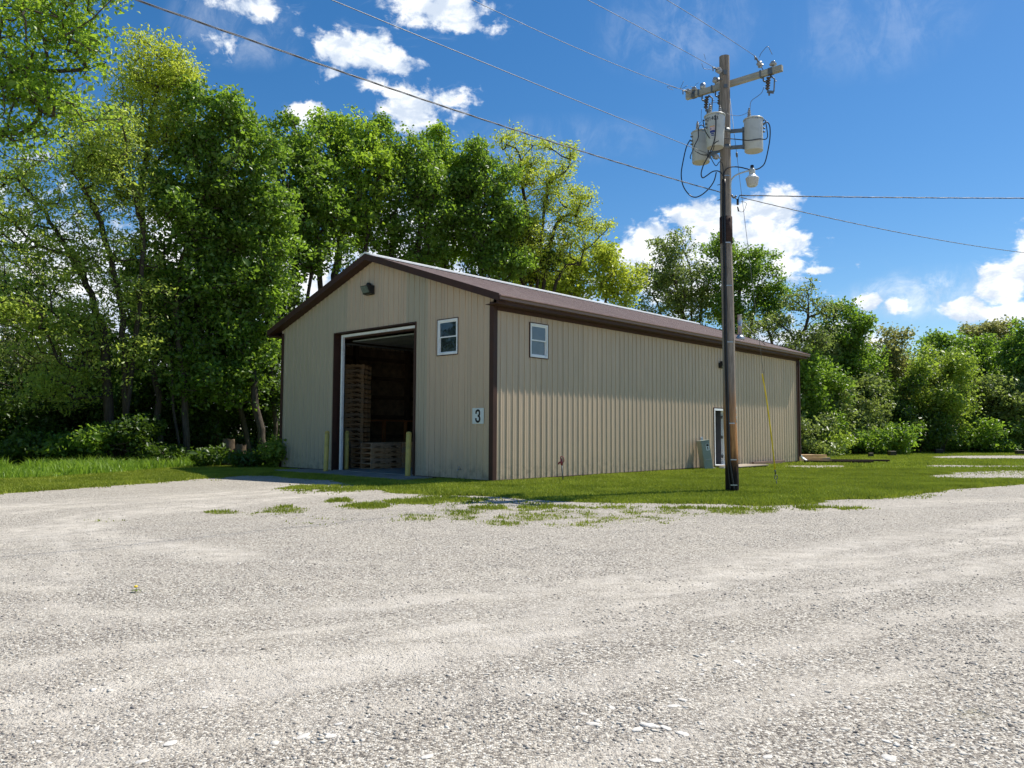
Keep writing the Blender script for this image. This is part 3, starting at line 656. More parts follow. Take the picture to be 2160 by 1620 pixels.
for z in (.35, 1.05, 1.78):
    b = MB(); b.box(x1-.125, x1-.05, .085, .1235, z, z+.10); b.build('hinge', M['galvd'], leaf)
# flue on roof
fp = empty('flue_pipe', (14.13, .31, 4.86)); fp.parent = B
MB().lathe([(.17, -.03), (.17, .10), (.15, .13), (.095, .20), (.09, .20)], 20).build('flue_collar', M['galv'], fp)
MB().lathe([(.082, .15), (.082, .55), (.086, .555), (.086, .57), (.082, .575), (.082, .98), (.088, .985), (.088, 1.0), (.075, 1.0)], 20).build('pipe', M['galv'], fp)
MB().tube([(.05, -.05, .72), (.78, -.66, -.16)], .014, 6).build('brace', M['galvd'], fp)
# downspout + elbow
b = MB(); b.box(LEN-.10, LEN-.02, -.13, -.06, .28, 4.40); b.tube([(LEN-.06, -.095, 4.40), (LEN-.06, -.16, 4.46), (LEN-.06, -.46, 4.50)], .038, 8); ds = b.build('downspout', M['brown'], B)
b = MB(); b.bar((LEN-.02, -.10, .30), (LEN+.06, -.14, .18), .09, .07); b.bar((LEN+.06, -.14, .20), (LEN-.10, -.42, .05), .10, .075); b.build('elbow', M['white'], ds)
# hose tap
b = MB(); b.tube([(0, 1.15, .30), (-.09, 1.15, .30), (-.12, 1.15, .26)], .014, 8); b.tube([(-.06, 1.15, .30), (-.06, 1.15, .36)], .009, 6); b.lathe([(.03, 0), (.03, .012), (.01, .013)], 10, (-.06, 1.15, .36)); b.build('hose_tap', M['galv'], B)
# wall lamps
def wallpack(loc, rz, lab, s=1.0):
    e = empty('wall_lamp', loc, rz); e.scale = (s, s, s); tag(e, lab, 'lamp')
    b = MB(); V = [(0, -.17, 0), (0, .17, 0), (0, .17, .25), (0, -.17, .25), (-.13, -.17, .02), (-.13, .17, .02), (-.24, .17, .23), (-.24, -.17, .23)]
    b.add([(x, y, z) for x, y, z in V], [(0, 1, 2, 3), (0, 4, 5, 1), (1, 5, 6, 2), (0, 3, 7, 4), (3, 2, 6, 7), (4, 7, 6, 5)]); b.build('housing', M['dark'], e, bevel=.012)
    b = MB(); b.lathe([(.07, 0), (.07, .05), (.05, .08)], 14, (-.07, 0, .245)); b.build('cowl', M['dark'], e)
    q = lambda x, y, z: (x-.006, y, z)
    b = MB(); V = [(-.147, -.14, .05), (-.147, .14, .05), (-.233, .14, .215), (-.233, -.14, .215)]; n = (-.885*.008, 0, -.46*.008)
    b.add([(x+n[0]*.5, y, z+n[2]*.5) for x, y, z in V]+[(x+n[0]*1.6, y, z+n[2]*1.6) for x, y, z in V], [(0, 1, 2, 3), (7, 6, 5, 4), (0, 4, 5, 1), (1, 5, 6, 2), (2, 6, 7, 3), (3, 7, 4, 0)]); b.build('lens', M['lens2'], e)
    return e
p = bl(-.022, 5.06, 5.29); wallpack(p, RZ, 'dark floodlight high on the gable above the truck door', 1.1)
p = bl(11.85, -.022, 3.60); wallpack(p, RZ+R(90), 'small dark lamp on the side wall beside the utility pole', .8)
# number sign
e = empty('number_sign', bl(-.024, .50, 1.67), RZ-R(90)); tag(e, 'pale sign with a black 3 by the building corner', 'sign')
b = MB(); b.box(-.205, .205, -.008, 0, -.20, .20); b.build('sign_plate', M['signp'], e, bevel=.003)
def text_mesh(s, size, m, par, loc, rot, sx=1, off=0, ext=.002, name='numeral'):
    c = bpy.data.curves.new('t', 'FONT'); c.body = s; c.size = size; c.align_x = 'CENTER'; c.align_y = 'CENTER'; c.extrude = ext; c.offset = off
    o = bpy.data.objects.new('t', c); COL.objects.link(o); dg = bpy.context.evaluated_depsgraph_get(); dg.update()
    me = bpy.data.meshes.new_from_object(o.evaluated_get(dg)); bpy.data.objects.remove(o); bpy.data.curves.remove(c)
    me.transform(Matrix.Diagonal((sx, 1, 1, 1))); ob = link(name, me, m, par, loc, rot); return ob
# hand-drawn condensed bold 3 as a thick stroke
def stroke(pts, w, d0, d1_):
    P = smooth_path([(x, 0, z) for x, z in pts], 8); Lf = []; Rt = []
    for i, p in enumerate(P):
        a = P[max(i-1, 0)]; c = P[min(i+1, len(P)-1)]; d = c-a; d /= (np.linalg.norm(d)+1e-9); n = np.array([-d[2], 0, d[0]])
        Lf.append(p+n*w/2); Rt.append(p-n*w/2)
    V = []; F = []
    for k, (l, r) in enumerate(zip(Lf, Rt)):
        V += [(l[0], d0, l[2]), (r[0], d0, r[2]), (l[0], d1_, l[2]), (r[0], d1_, r[2])]
    for k in range(len(P)-1):
        i = k*4; j = i+4; F += [(i, i+1, j+1, j), (i+2, j+2, j+3, i+3), (i, j, j+2, i+2), (i+1, i+3, j+3, j+1)]
    n = len(V)-4; F += [(0, 2, 3, 1), (n, n+1, n+3, n+2)]; return V, F
top3 = [(-.062, .055), (-.062, .095), (-.045, .125), (0, .142), (.045, .125), (.058, .09), (.058, .05), (.045, .018), (.0, .0)]
bot3 = [(.0, .004), (.048, -.018), (.064, -.055), (.064, -.095), (.045, -.132), (0, -.148), (-.045, -.132), (-.066, -.095), (-.066, -.055)]
for nm, w, d, mm in (('numeral_outline', .078, -.0105, 'ring'), ('numeral', .056, -.0130, 'ink')):
    b = MB()
    for kk, s3 in enumerate((top3, bot3)):
        V, F = stroke(s3, w, d-.0004*kk, -.0082); b.add(V, F)
    b.build(nm, M[mm], e)
# apron
b = MB(); b.box(-1.15, -.012, 2.2, 8.3, -.05, .055); tag(b.build('concrete_apron', M['concrete'], None, tuple(A), (0, 0, RZ)), 'low concrete apron before the truck door', 'apron', None, 'structure')
# bollards
def bollard(p, h, r, lab, tilt=(0, 0, 0)):
    e = empty('bollard', p); e.rotation_euler = tilt; tag(e, lab, 'bollard', 'yellow bollards at the truck door')
    MB().lathe([(r*1.02, -.05), (r, .05), (r, h-.05)], 20).build('post', M['yellow'], e)
    MB().lathe([(r*.99, h-.05), (r*.97, h-.02), (r*.7, h+.01), (r*.2, h+.02)], 20).build('cap', M['yellow'], e)
g1 = gnd(687, 994, .055); bollard(g1, 1.20, .070, 'yellow bollard outside against the wall beside the doorway', (0, R(1.2), 0))
g2 = onplane(730.5, 985, bl(.45, 0), D1); g2[2] = .07; bollard(g2, 1.19, .070, 'yellow bollard standing inside the doorway by the tall pallet stack')
g3 = gnd(860, 1004, .055); bollard(g3, 1.19, .075, 'chipped yellow bollard in front of the low pallet stack', (0, R(.8), 0))
# pallets
def pallet_mesh(name, m, seed):
    rr = random.Random(seed); b = MB(); Lx, Ly = 1.2, 1.02
    for y in (0, Ly/2-.02, Ly-.04):     # stringers along x with fork notches
        for xa, xb, z0 in ((0, .16, .018), (.16, .40, .065), (.40, .80, .018), (.80, 1.04, .065), (1.04, Lx, .018)):
            b.box(xa+.0, xb, y, y+.04, z0, .138)
    for k in range(7):
        x = k*(Lx-.10)/6+rr.uniform(-.01, .01); b.box(x, x+.10, -.006+rr.uniform(-.008, .004), Ly+.006, .1385, .157)
    for x in (0, .32, .55, .78, Lx-.10): b.box(x, x+.10, -.004, Ly+.004, 0, .0175)
    me = b.mesh(name); me.materials.append(m); return me
pms = [pallet_mesh('pallet', M['pallet'], 1), pallet_mesh('pallet', M['pallet2'], 2), pallet_mesh('pallet', M['pallet'], 3)]
ordn = ['top', 'second', 'third', 'fourth', 'fifth', 'sixth', 'seventh', 'eighth', 'ninth', 'tenth', 'eleventh', 'twelfth', 'thirteenth', 'fourteenth', 'fifteenth', 'sixteenth', 'seventeenth', 'eighteenth', 'nineteenth', 'twentieth', 'lowest']
tc = at(770, 768, 26.0)
for k in range(21):
    o = bpy.data.objects.new('pallet', pms[k % 3]); COL.objects.link(o); i = 20-k
    o.location = (tc[0]-1.2*math.cos(R(3))+random.uniform(-.012, .012), tc[1]-.06+random.uniform(-.012, .012), .07+k*.1645); o.rotation_euler = (0, 0, R(-3)+random.uniform(-.01, .01)); o.scale = (1, 1, 1.04)
    tag(o, ('top wooden pallet of the tall stack inside the doorway' if i == 0 else 'lowest wooden pallet of the tall stack' if i == 20 else '%s wooden pallet from the top of the tall stack' % ordn[i]), 'pallet', 'pallets in the tall stack')
for k in range(5):
    for q, nm in ((0, 'front'), (1, 'rear')):
        o = bpy.data.objects.new('pallet', pms[(k+q) % 3]); COL.objects.link(o); i = 4-k
        p = bl(1.16+q*1.25, 6.47, .07+k*.1645); o.location = (p[0], p[1], p[2]); o.rotation_euler = (0, 0, RZ+random.uniform(-.01, .01)); o.scale = (1, 1.08, 1.04)
        w_ = 'low stack nearest the door' if q == 0 else 'low stack deeper inside the building'
        tag(o, '%s wooden pallet of the %s' % (ordn[i] if i < 4 else 'bottom', w_), 'pallet', 'pallets in the low stacks')
# meter pedestal (leaning)
mp = gnd(1490, 991); e = empty('utility_pedestal', mp, R(12)); e.rotation_euler = (R(-2), R(-7.5), R(14)); tag(e, 'leaning green electrical pedestal against the side wall by the door', 'utility box')
b = MB(); b.box(-.16, .16, -.20, .12, -.03, .98); b.build('cabinet', M['green'], e, bevel=.01)
b = MB(); b.box(-.17, .17, -.21, .13, .98, 1.01); b.build('lid', M['green'], e, bevel=.006)
b = MB(); b.box(-.15, .15, -.215, -.201, .36, .95); b.build('front_cover', M['green'], e, bevel=.004)
b = MB(); b.box(-.10, .12, -.235, -.216, .345, .36); b.build('handle', M['galv'], e)
b = MB(); b.box(-.0, .11, -.2185, -.2155, .66, .88); lb = b.build('warning_label', M['ring'], e)
b = MB(); b.box(.012, .10, -.2205, -.2188, .80, .87, 0); b.box(.035, .075, -.2205, -.2188, .68, .78, 0); b.build('label_print', M['ink'], lb)
b = MB(); b.box(.03, .13, .14, .22, .02, 1.12); b.build('riser_post', M['galv'], e, bevel=.012)
# yard hydrant
hp = gnd(1188, 1017); e = empty('yard_hydrant', hp); e.rotation_euler = (0, R(-5), 0); tag(e, 'red headed yard hydrant on a thin pipe in the grass', 'hydrant')
MB().tube([(0, 0, -.05), (0, 0, .46)], .016, 10).build('standpipe', M['galvd'], e)
b = MB(); b.lathe([(.022, .43), (.032, .46), (.034, .52), (.025, .55), (.018, .60), (.0, .61)], 14); b.tube([(0, 0, .50), (-.05, 0, .51), (-.075, 0, .48), (-.078, 0, .455)], [.022, .022, .02, .017], 10); b.build('head', M['red'], e)
b = MB(); pts = [(-.012, 0, .57), (-.014, 0, .63), (.01, 0, .655), (.05, 0, .635), (.068, 0, .58), (.06, 0, .52), (.03, 0, .49)]; b.tube(smooth_path(pts, 4), .010, 8); b.build('handle', M['red'], e)
# leftovers along the side wall
def board(p0, p1, w, h, m, name, lab, cat, grp=None, z=0):
    P0 = np.array(p0, float); P1 = np.array(p1, float); d = P1-P0; ln = math.hypot(d[0], d[1]); b = MB(); b.box(0, ln, -w/2, w/2, 0, h)
    o = b.build(name, m, None, (P0[0], P0[1], P0[2] if len(P0) > 2 else z), (0, 0, math.atan2(d[1], d[0])), bevel=.004); return tag(o, lab, cat, grp)
s = empty('door_step', bl(12.2, -.62, 0), RZ); tag(s, 'weathered wooden step platform under the side door', 'step')
for k in range(6): MB().box(-1.0, 1.35, -.42+k*.155, -.42+k*.155+.145, .075, .10).build('plank', M['greyboard'], s)
for x in (-.9, .2, 1.2): MB().box(x, x+.09, -.40, .48, -.01, .0745).build('bearer', M['darkboard'], s)
board(bl(14.1, -.16, .01), bl(17.0, -.12, .01), .10, .14, M['brown2'], 'steel_trim', 'length of brown steel trim lying along the wall base', 'trim')
for k, (dx, dy, s_) in enumerate([(10.55, -.75, .10), (10.75, -.60, .085), (10.95, -.85, .09), (10.35, -.5, .07)]):
    p = bl(dx, dy, .03); rr = random.Random(k+50); b = MB(); V = [(rr.uniform(.7, 1.1)*s_*x, rr.uniform(.6, 1)*s_*y, rr.uniform(.5, .8)*s_*z) for x in (-1, 1) for y in (-1, 1) for z in (-1, 1)]
    b.add(V, [(0, 1, 3, 2), (4, 6, 7, 5), (0, 4, 5, 1), (2, 3, 7, 6), (0, 2, 6, 4), (1, 5, 7, 3)])
    tag(b.build('rubble_block', M['soil'], None, tuple(p), (0, 0, rr.uniform(0, 3)), bevel=.015), 'broken concrete lump at the foot of the green pedestal', 'rubble', 'rubble beside the pedestal')
for k, (u, v, s_) in enumerate([(1108, 1015.5, .06), (1142, 1014, .05), (1164, 1013.5, .045), (1206, 1010, .03)]):
    p = gnd(u, v); b = MB(); b.lathe([(s_*.8, -.02), (s_, .01), (s_*.75, s_*.5), (s_*.2, s_*.65)], 7, sm=False)
    tag(b.build('rock', M['ring'], None, tuple(p), (0, 0, k), bevel=.006), 'small white stone in the grass at the side wall base', 'rock', 'white stones along the side wall')
# lumber pile + long dark boards past the far corner
lumber = [((1688, 967), (1722, 967), .05, 'tan', 'upper tan board of the lumber pile behind the building corner'), ((1686, 972), (1731, 971), .05, 'tan', 'lower tan board of the lumber pile behind the building corner'), ((1690, 969.5), (1723, 969.5), .0, 'tan', 'middle orange board of the lumber pile behind the building corner')]
for k, z in enumerate((0, .11, .22)):
    for q in range(2):
        a = bl(19.1+.15*k, -.1-.34*q+.9, z); c = a+np.array([1.75-.22*k+.2*q, .35, 0])
        board(a, c, .28, .09, M['tan'], 'lumber_board', ['bottom', 'middle', 'top'][k]+[' front', ' rear'][1-q]+' tan board of the pile by the far building corner', 'board', 'tan lumber pile')
a = gnd(1692, 974); c = gnd(1876, 975.2); board(a, c, .14, .12, M['darkboard'], 'long_board', 'longest dark brown board lying on the lawn', 'board', 'dark boards on the lawn')
a = gnd(1696, 976.5); c = gnd(1842, 978); board(a, c, .14, .12, M['darkboard'], 'long_board', 'shorter dark brown board in front on the lawn', 'board', 'dark boards on the lawn')
for u, v, w, h, lab in ((1837, 964, .24, .20, 'smallest dark timber block, beside the long boards'), (1882, 962, .36, .26, 'tall dark timber block near the end of the boards'), (1980, 957, .42, .28, 'dark timber block alone at the gravel drive'), (2152, 959, .46, .24, 'dark timber block at the frame edge by the drive')):
    p = gnd(u, v); b = MB(); b.box(-w/2, w/2, -w*.35, w*.35, -.02, h); b.box(-w/2+.01, w/2-.01, -w*.35+.01, w*.35-.01, h, h+.012, 1)
    tag(b.build('timber_block', [M['tie'], M['greyboard']], None, tuple(p), (0, 0, random.uniform(-.3, .3)), bevel=.012), lab, 'block', 'timber blocks along the drive')
# ================================================================= UTILITY POLE
PX, PY = 4.72, 16.68; PB = np.array([PX, PY, 0.])
pole = empty('utility_pole', PB); tag(pole, 'tall weathered wooden utility pole with crossarm standing on the lawn', 'utility pole')
def rel(p): return tuple(np.array(p, float)-PB)
def pr(z): return .143-.0035*z
ctr = [(.05, 0, -.1), (.04, 0, .6), (.01, 0, 1.5), (0, 0, 2.6), (0, 0, 4), (-.02, 0, 5.4), (-.02, 0, 7), (-.015, 0, 8.5), (-.01, 0, 9.66)]
cp = smooth_path(ctr, 6)
b = MB(); k = 24; V = []
for i, c in enumerate(cp):
    for j in range(k):
        a = 2*math.pi*j/k; rr = pr(c[2])*(1+.03*math.sin(a*3+c[2]*1.1)+.015*math.sin(a*7+c[2]*3.3)); V.append((c[0]+rr*math.cos(a), c[1]+rr*math.sin(a), c[2]))
n = len(cp); b.add(V, [(i*k+j, i*k+(j+1) % k, (i+1)*k+(j+1) % k, (i+1)*k+j) for i in range(n-1) for j in range(k)], True); b.add([V[(n-1)*k+j] for j in range(k)], [tuple(range(k))])
b.build('pole_shaft', M['pole'], pole)
def pc(z):
    for a, c in zip(cp[:-1], cp[1:]):
        if a[2] <= z <= c[2]: t = (z-a[2])/(c[2]-a[2]); return a+(c-a)*t
    return cp[-1]
c1 = (pc(5.43)+pc(6.02))/2; c1[2] = 5.43; MB().lathe([(pr(5.4)+.012, 0), (pr(5.4)+.016, .002), (pr(6)+.014, .588), (pr(6)+.010, .59)], 24, tuple(c1)).build('tar_wrap', M['darkboard'], pole)
# tags
for z in (1.78, 1.70, 1.58, 1.50): c = pc(z); MB().box(c[0]+pr(z)*.86, c[0]+pr(z)*.92, c[1]-pr(z)*.55, c[1]-pr(z)*.32, z, z+.055).build('pole_tag', M['ring'] if z in (1.78, 1.58) else M['galv'], pole)
# crossarm
ca, cb = np.array([3.93, 17.40, 9.10]), np.array([5.66, 15.93, 9.13]); cd = (cb-ca)/np.linalg.norm(cb-ca)
off = np.array([-.0, -.0, 0.]); perp = np.array([-cd[1], cd[0], 0]); perp = perp/np.linalg.norm(perp)
if perp[1] > 0: pn = -perp
else: pn = perp                       # points towards the camera side
# arm behind the pole (far side)
sh = -pn*.19
arm = MB(); ac = (ca+cb)/2+sh; ln = np.linalg.norm(cb-ca); arm.box(-ln/2, ln/2, -.05, .05, -.065, .065)
arm_o = arm.build('crossarm', M['arm'], pole, rel(ac), (0, 0, math.atan2(cd[1], cd[0])), bevel=.006)
def armp(t, dz=0, dn=0): return ac+cd*t+np.array([0, 0, dz])+pn*dn
for t in (-ln/2+.33, -ln/2+.66, ln/2-.47): MB().box(t-.018, t+.018, -.06, .06, -.075, .075).build('band', M['galvd'], arm_o)
MB().box(-ln/2+.14, -ln/2+.24, -.056, .056, -.069, .069).build('end_plate', M['galvd'], arm_o); MB().box(ln/2-.30, ln/2-.20, -.056, .056, -.069, .069).build('end_plate', M['galvd'], arm_o)
# insulators
def bell(b, p, ax, n=2, r=.055, step=.07):
    ax = np.array(ax, float); ax /= np.linalg.norm(ax)
    for q in range(n):
        o = np.array(p)+ax*q*step; b.lathe([(.014, 0), (.02, .008), (r, .018), (r, .032), (.03, .045), (.018, step*.95)], 14, tuple(o), tuple(ax))
WD = np.array([-.676, -.737, .0])
def pin_ins(p, m='porc'):
    e = empty('pin_insulator', rel(p)); e.parent = pole
    b = MB(); b.lathe([(.03, .02), (.075, .035), (.08, .06), (.05, .08), (.055, .095), (.04, .115), (.03, .12)], 16); b.build('porcelain', M[m], e)
    MB().tube([(0, 0, -.13), (0, 0, .03)], .011, 6).build('pin', M['galvd'], e)
pin_ins(armp(-ln/2+.20, .08)); pin_ins(armp(ln/2-.20, .08))
def deadend(p, wirept):
    p = np.array(p); d = np.array(wirept)-p; d = d/np.linalg.norm(d)
    e = empty('dead_end_insulator', rel(p)); e.parent = pole
    b = MB(); bell(b, d*.10, d, 2, .062, .075); b.build('porcelain', M['porc'], e)
    b = MB(); b.tube([(0, 0, 0), tuple(d*.11)], .010, 6); b.tube([tuple(d*.24), tuple(d*.34)], [.02, .016], 8); b.tube([tuple(d*.33), tuple(d*.44+np.array([0, 0, -.02]))], [.022, .012], 8); b.tube([tuple(d*.42), tuple(d*.44+np.array([.01, 0, -.10]))], .012, 6); b.build('clamp', M['galvd'], e)
    return p+d*.42
# wires ------------------------------------------------
def wire_from(P0, pxs, r, name, lab, ddir=None, twist=False, ext=25, m='wire', sag=0.0):
    d = np.array(ddir if ddir is not None else WD, float); d /= np.linalg.norm(d); nrm = np.array([-d[1], d[0], 0])
    pts = [np.array(P0)]
    for u, v in pxs: pts.append(onplane(u, v, np.array(P0), nrm))
    s = [(q-pts[0]) @ d for q in pts]; zz = [q[2] for q in pts]
    c = np.polyfit(s, zz, 2, w=[4]+[1]*(len(s)-1)); c[2] += zz[0]-np.polyval(c, 0)
    smax = s[-1]+ext; n = 60 if not twist else 700; out = []
    for t in np.linspace(0, smax, n): out.append(pts[0]+d*t+np.array([0, 0, np.polyval(c, t)-pts[0][2]]))
    b = MB(); O_ = np.array(P0)
    if twist:
        side = np.array([-d[1], d[0], 0])
        for ph in (0, 2.1, 4.2):
            q = [tuple(p-O_+side*math.cos(i*.13*smax/25+ph)*r*.9+np.array([0, 0, 1])*math.sin(i*.13*smax/25+ph)*r*.9) for i, p in enumerate(out)]
            b.tube(q, r*.62, 4, cap=False)
    else: b.tube([tuple(p-O_) for p in out], r, 6, cap=False)
    return tag(b.build(name, M[m], None, tuple(O_)), lab, 'wire', 'overhead wires on the utility pole')
dl = deadend(armp(-ln/2+.18, .05, .07), onplane(1415, 183, armp(-ln/2+.18, .05, .07), np.array([-WD[1], WD[0], 0])))
wire_from(dl, [(1300, 138), (1150, 70), (995, 0)], .0052, 'power_line', 'bare wire ending at the far end of the crossarm')
pm = pc(9.25)+PB+pn*.12
dm = deadend(pm, onplane(1478, 124, pm, np.array([-WD[1], WD[0], 0])))
wire_from(dm, [(1400, 84), (1320, 42), (1240, 0)], .0052, 'power_line', 'bare wire ending at the top of the pole')
de = deadend(armp(ln/2-.40, .05, .07), onplane(1590, 114, armp(ln/2-.40, .05, .07), np.array([-WD[1], WD[0], 0])))
wire_from(de, [(1540, 82), (1470, 40), (1408, 0)], .0052, 'power_line', 'bare wire ending at the near end of the crossarm')
sp = at(1517, 333, 16.56); dn_ = deadend(sp, onplane(1475, 318, sp, np.array([-WD[1], WD[0], 0])))
wire_from(dn_, [(1440, 301), (1200, 205), (1000, 125), (850, 63), (705, 0)], .006, 'power_line', 'neutral wire ending at a spool under the transformers')
s0 = at(1522, 406, 16.53); wire_from(s0, [(1400, 370), (1260, 325), (1050, 262), (880, 211), (700, 147), (500, 75), (305, 0)], .0085, 'service_cable', 'lowest twisted cable crossing the trees to the pole', twist=True, ext=6)
r0 = at(1560, 412, 16.6); wire_from(r0, [(1700, 414), (1900, 417), (2160, 418)], .009, 'service_cable', 'upper twisted cable leaving the pole towards the frame edge', (1, .15, 0), True, 12, 'black')
r1 = at(1562, 416, 16.62); wire_from(r1, [(1700, 449), (1900, 491), (2160, 533)], .0075, 'service_cable', 'lower twisted cable sagging from the pole over the woods', (1, .75, 0), True, 12)
# cutouts
def cutout(t, lab=None):
    e = empty('fuse_cutout', rel(armp(t, -.07, 0))); e.parent = pole
    b = MB(); b.tube(smooth_path([(0, 0, 0), (0, 0, -.09), (.03, -.03, -.13), (.09, -.05, -.135)], 4), .018, 8); b.build('bracket', M['galvd'], e)
    b = MB(); ax = np.array([-.12, -.05, -1.])
    for q in range(5): b.lathe([(.022, 0), (.052, .012), (.052, .022), (.026, .04), (.024, .055)], 12, (.10-.007*q, -.05, -.04-.058*q), (-.12, 0, -1))
    b.build('porcelain', M['porcd'], e)
    b = MB(); b.tube([(.13, -.07, -.02), (.21, -.10, -.10), (.19, -.10, -.38)], [.018, .016, .013], 8); b.tube([(.20, -.10, -.14), (.25, -.12, -.16)], .008, 6); b.bar((.06, -.05, -.36), (.19, -.10, -.40), .04, .05); b.tube([(.10, -.06, -.38), (.10, -.06, -.45)], .02, 8); b.build('fuse_tube', M['galvd'], e)
cutout(-ln/2+.40); cutout(-ln/2+.73); cutout(ln/2-.42)
for t in (-ln/2+.42, -ln/2+.78): MB().lathe([(.02, 0), (.06, .02), (.07, .08), (.06, .14), (.03, .16)], 12, rel(armp(t, .065))).build('bracket_cap', M['galv'], pole)
b = MB(); p = np.array(rel(pc(9.1)+PB+pn*.12)); b.tube([tuple(p), tuple(p-cd*.14)], .012, 6); b.build('standoff', M['galvd'], pole)
b = MB(); b.lathe([(.03, -.02), (.06, 0), (.06, .04), (.035, .06), (.05, .08), (.03, .10)], 12, tuple(p-cd*.17)); b.build('standoff_insulator', M['porc'], pole)
b = MB(); c = pc(8.93); b.box(c[0]-.05, c[0]+.03, c[1]-pr(9)-.012, c[1]-pr(9)+.01, 8.90, 8.98); b.box(c[0]-.05, c[0]+.02, c[1]-pr(9)-.012, c[1]-pr(9)+.01, 9.20, 9.30); b.build('washer_plate', M['galvd'], pole)
# transformer bracket
cz = 7.9; bk = MB()
cans = [((5.295, 16.55), 'grey transformer can hanging alone on the lamp side of the pole', 0), ((4.395, 16.36), 'grey transformer can with the number 21403 in front of the pole', 1), ((4.315, 17.29), 'farthest grey transformer can, partly hidden behind the numbered one', 2)]
for (x, y), lab, kk in cans:
    for z in (7.95, 7.58):
        d = np.array([x-PX, y-PY, 0]); dd = d/np.linalg.norm(d); bk.bar(tuple(dd*.10+np.array([0, 0, z])), tuple(dd*(np.linalg.norm(d)-.17)+np.array([0, 0, z])), .05, .075)
    d0 = dd*(np.linalg.norm(d)-.19); bk.bar(tuple(d0+np.array([0, 0, 7.52])), tuple(d0+np.array([0, 0, 8.02])), .10, .012, (0, 1, 0))
bk.lathe([(pr(7.9)+.002, -.05), (pr(7.9)+.006, .05)], 24, (-.015, 0, 7.95)); bk.lathe([(pr(7.9)+.002, -.05), (pr(7.9)+.006, .05)], 24, (-.015, 0, 7.58))
bk.build('transformer_bracket', M['galvd'], pole)
def bushing(b, o, h=.2, r=.034, ax=(0, 0, 1)):
    ax = np.array(ax, float); n = 5
    for q in range(n): b.lathe([(r*.6, 0), (r*(1.15-.09*q), .006), (r*(1.15-.09*q), .014), (r*.55, h/n)], 12, tuple(np.array(o)+ax*q*h/n), tuple(ax))
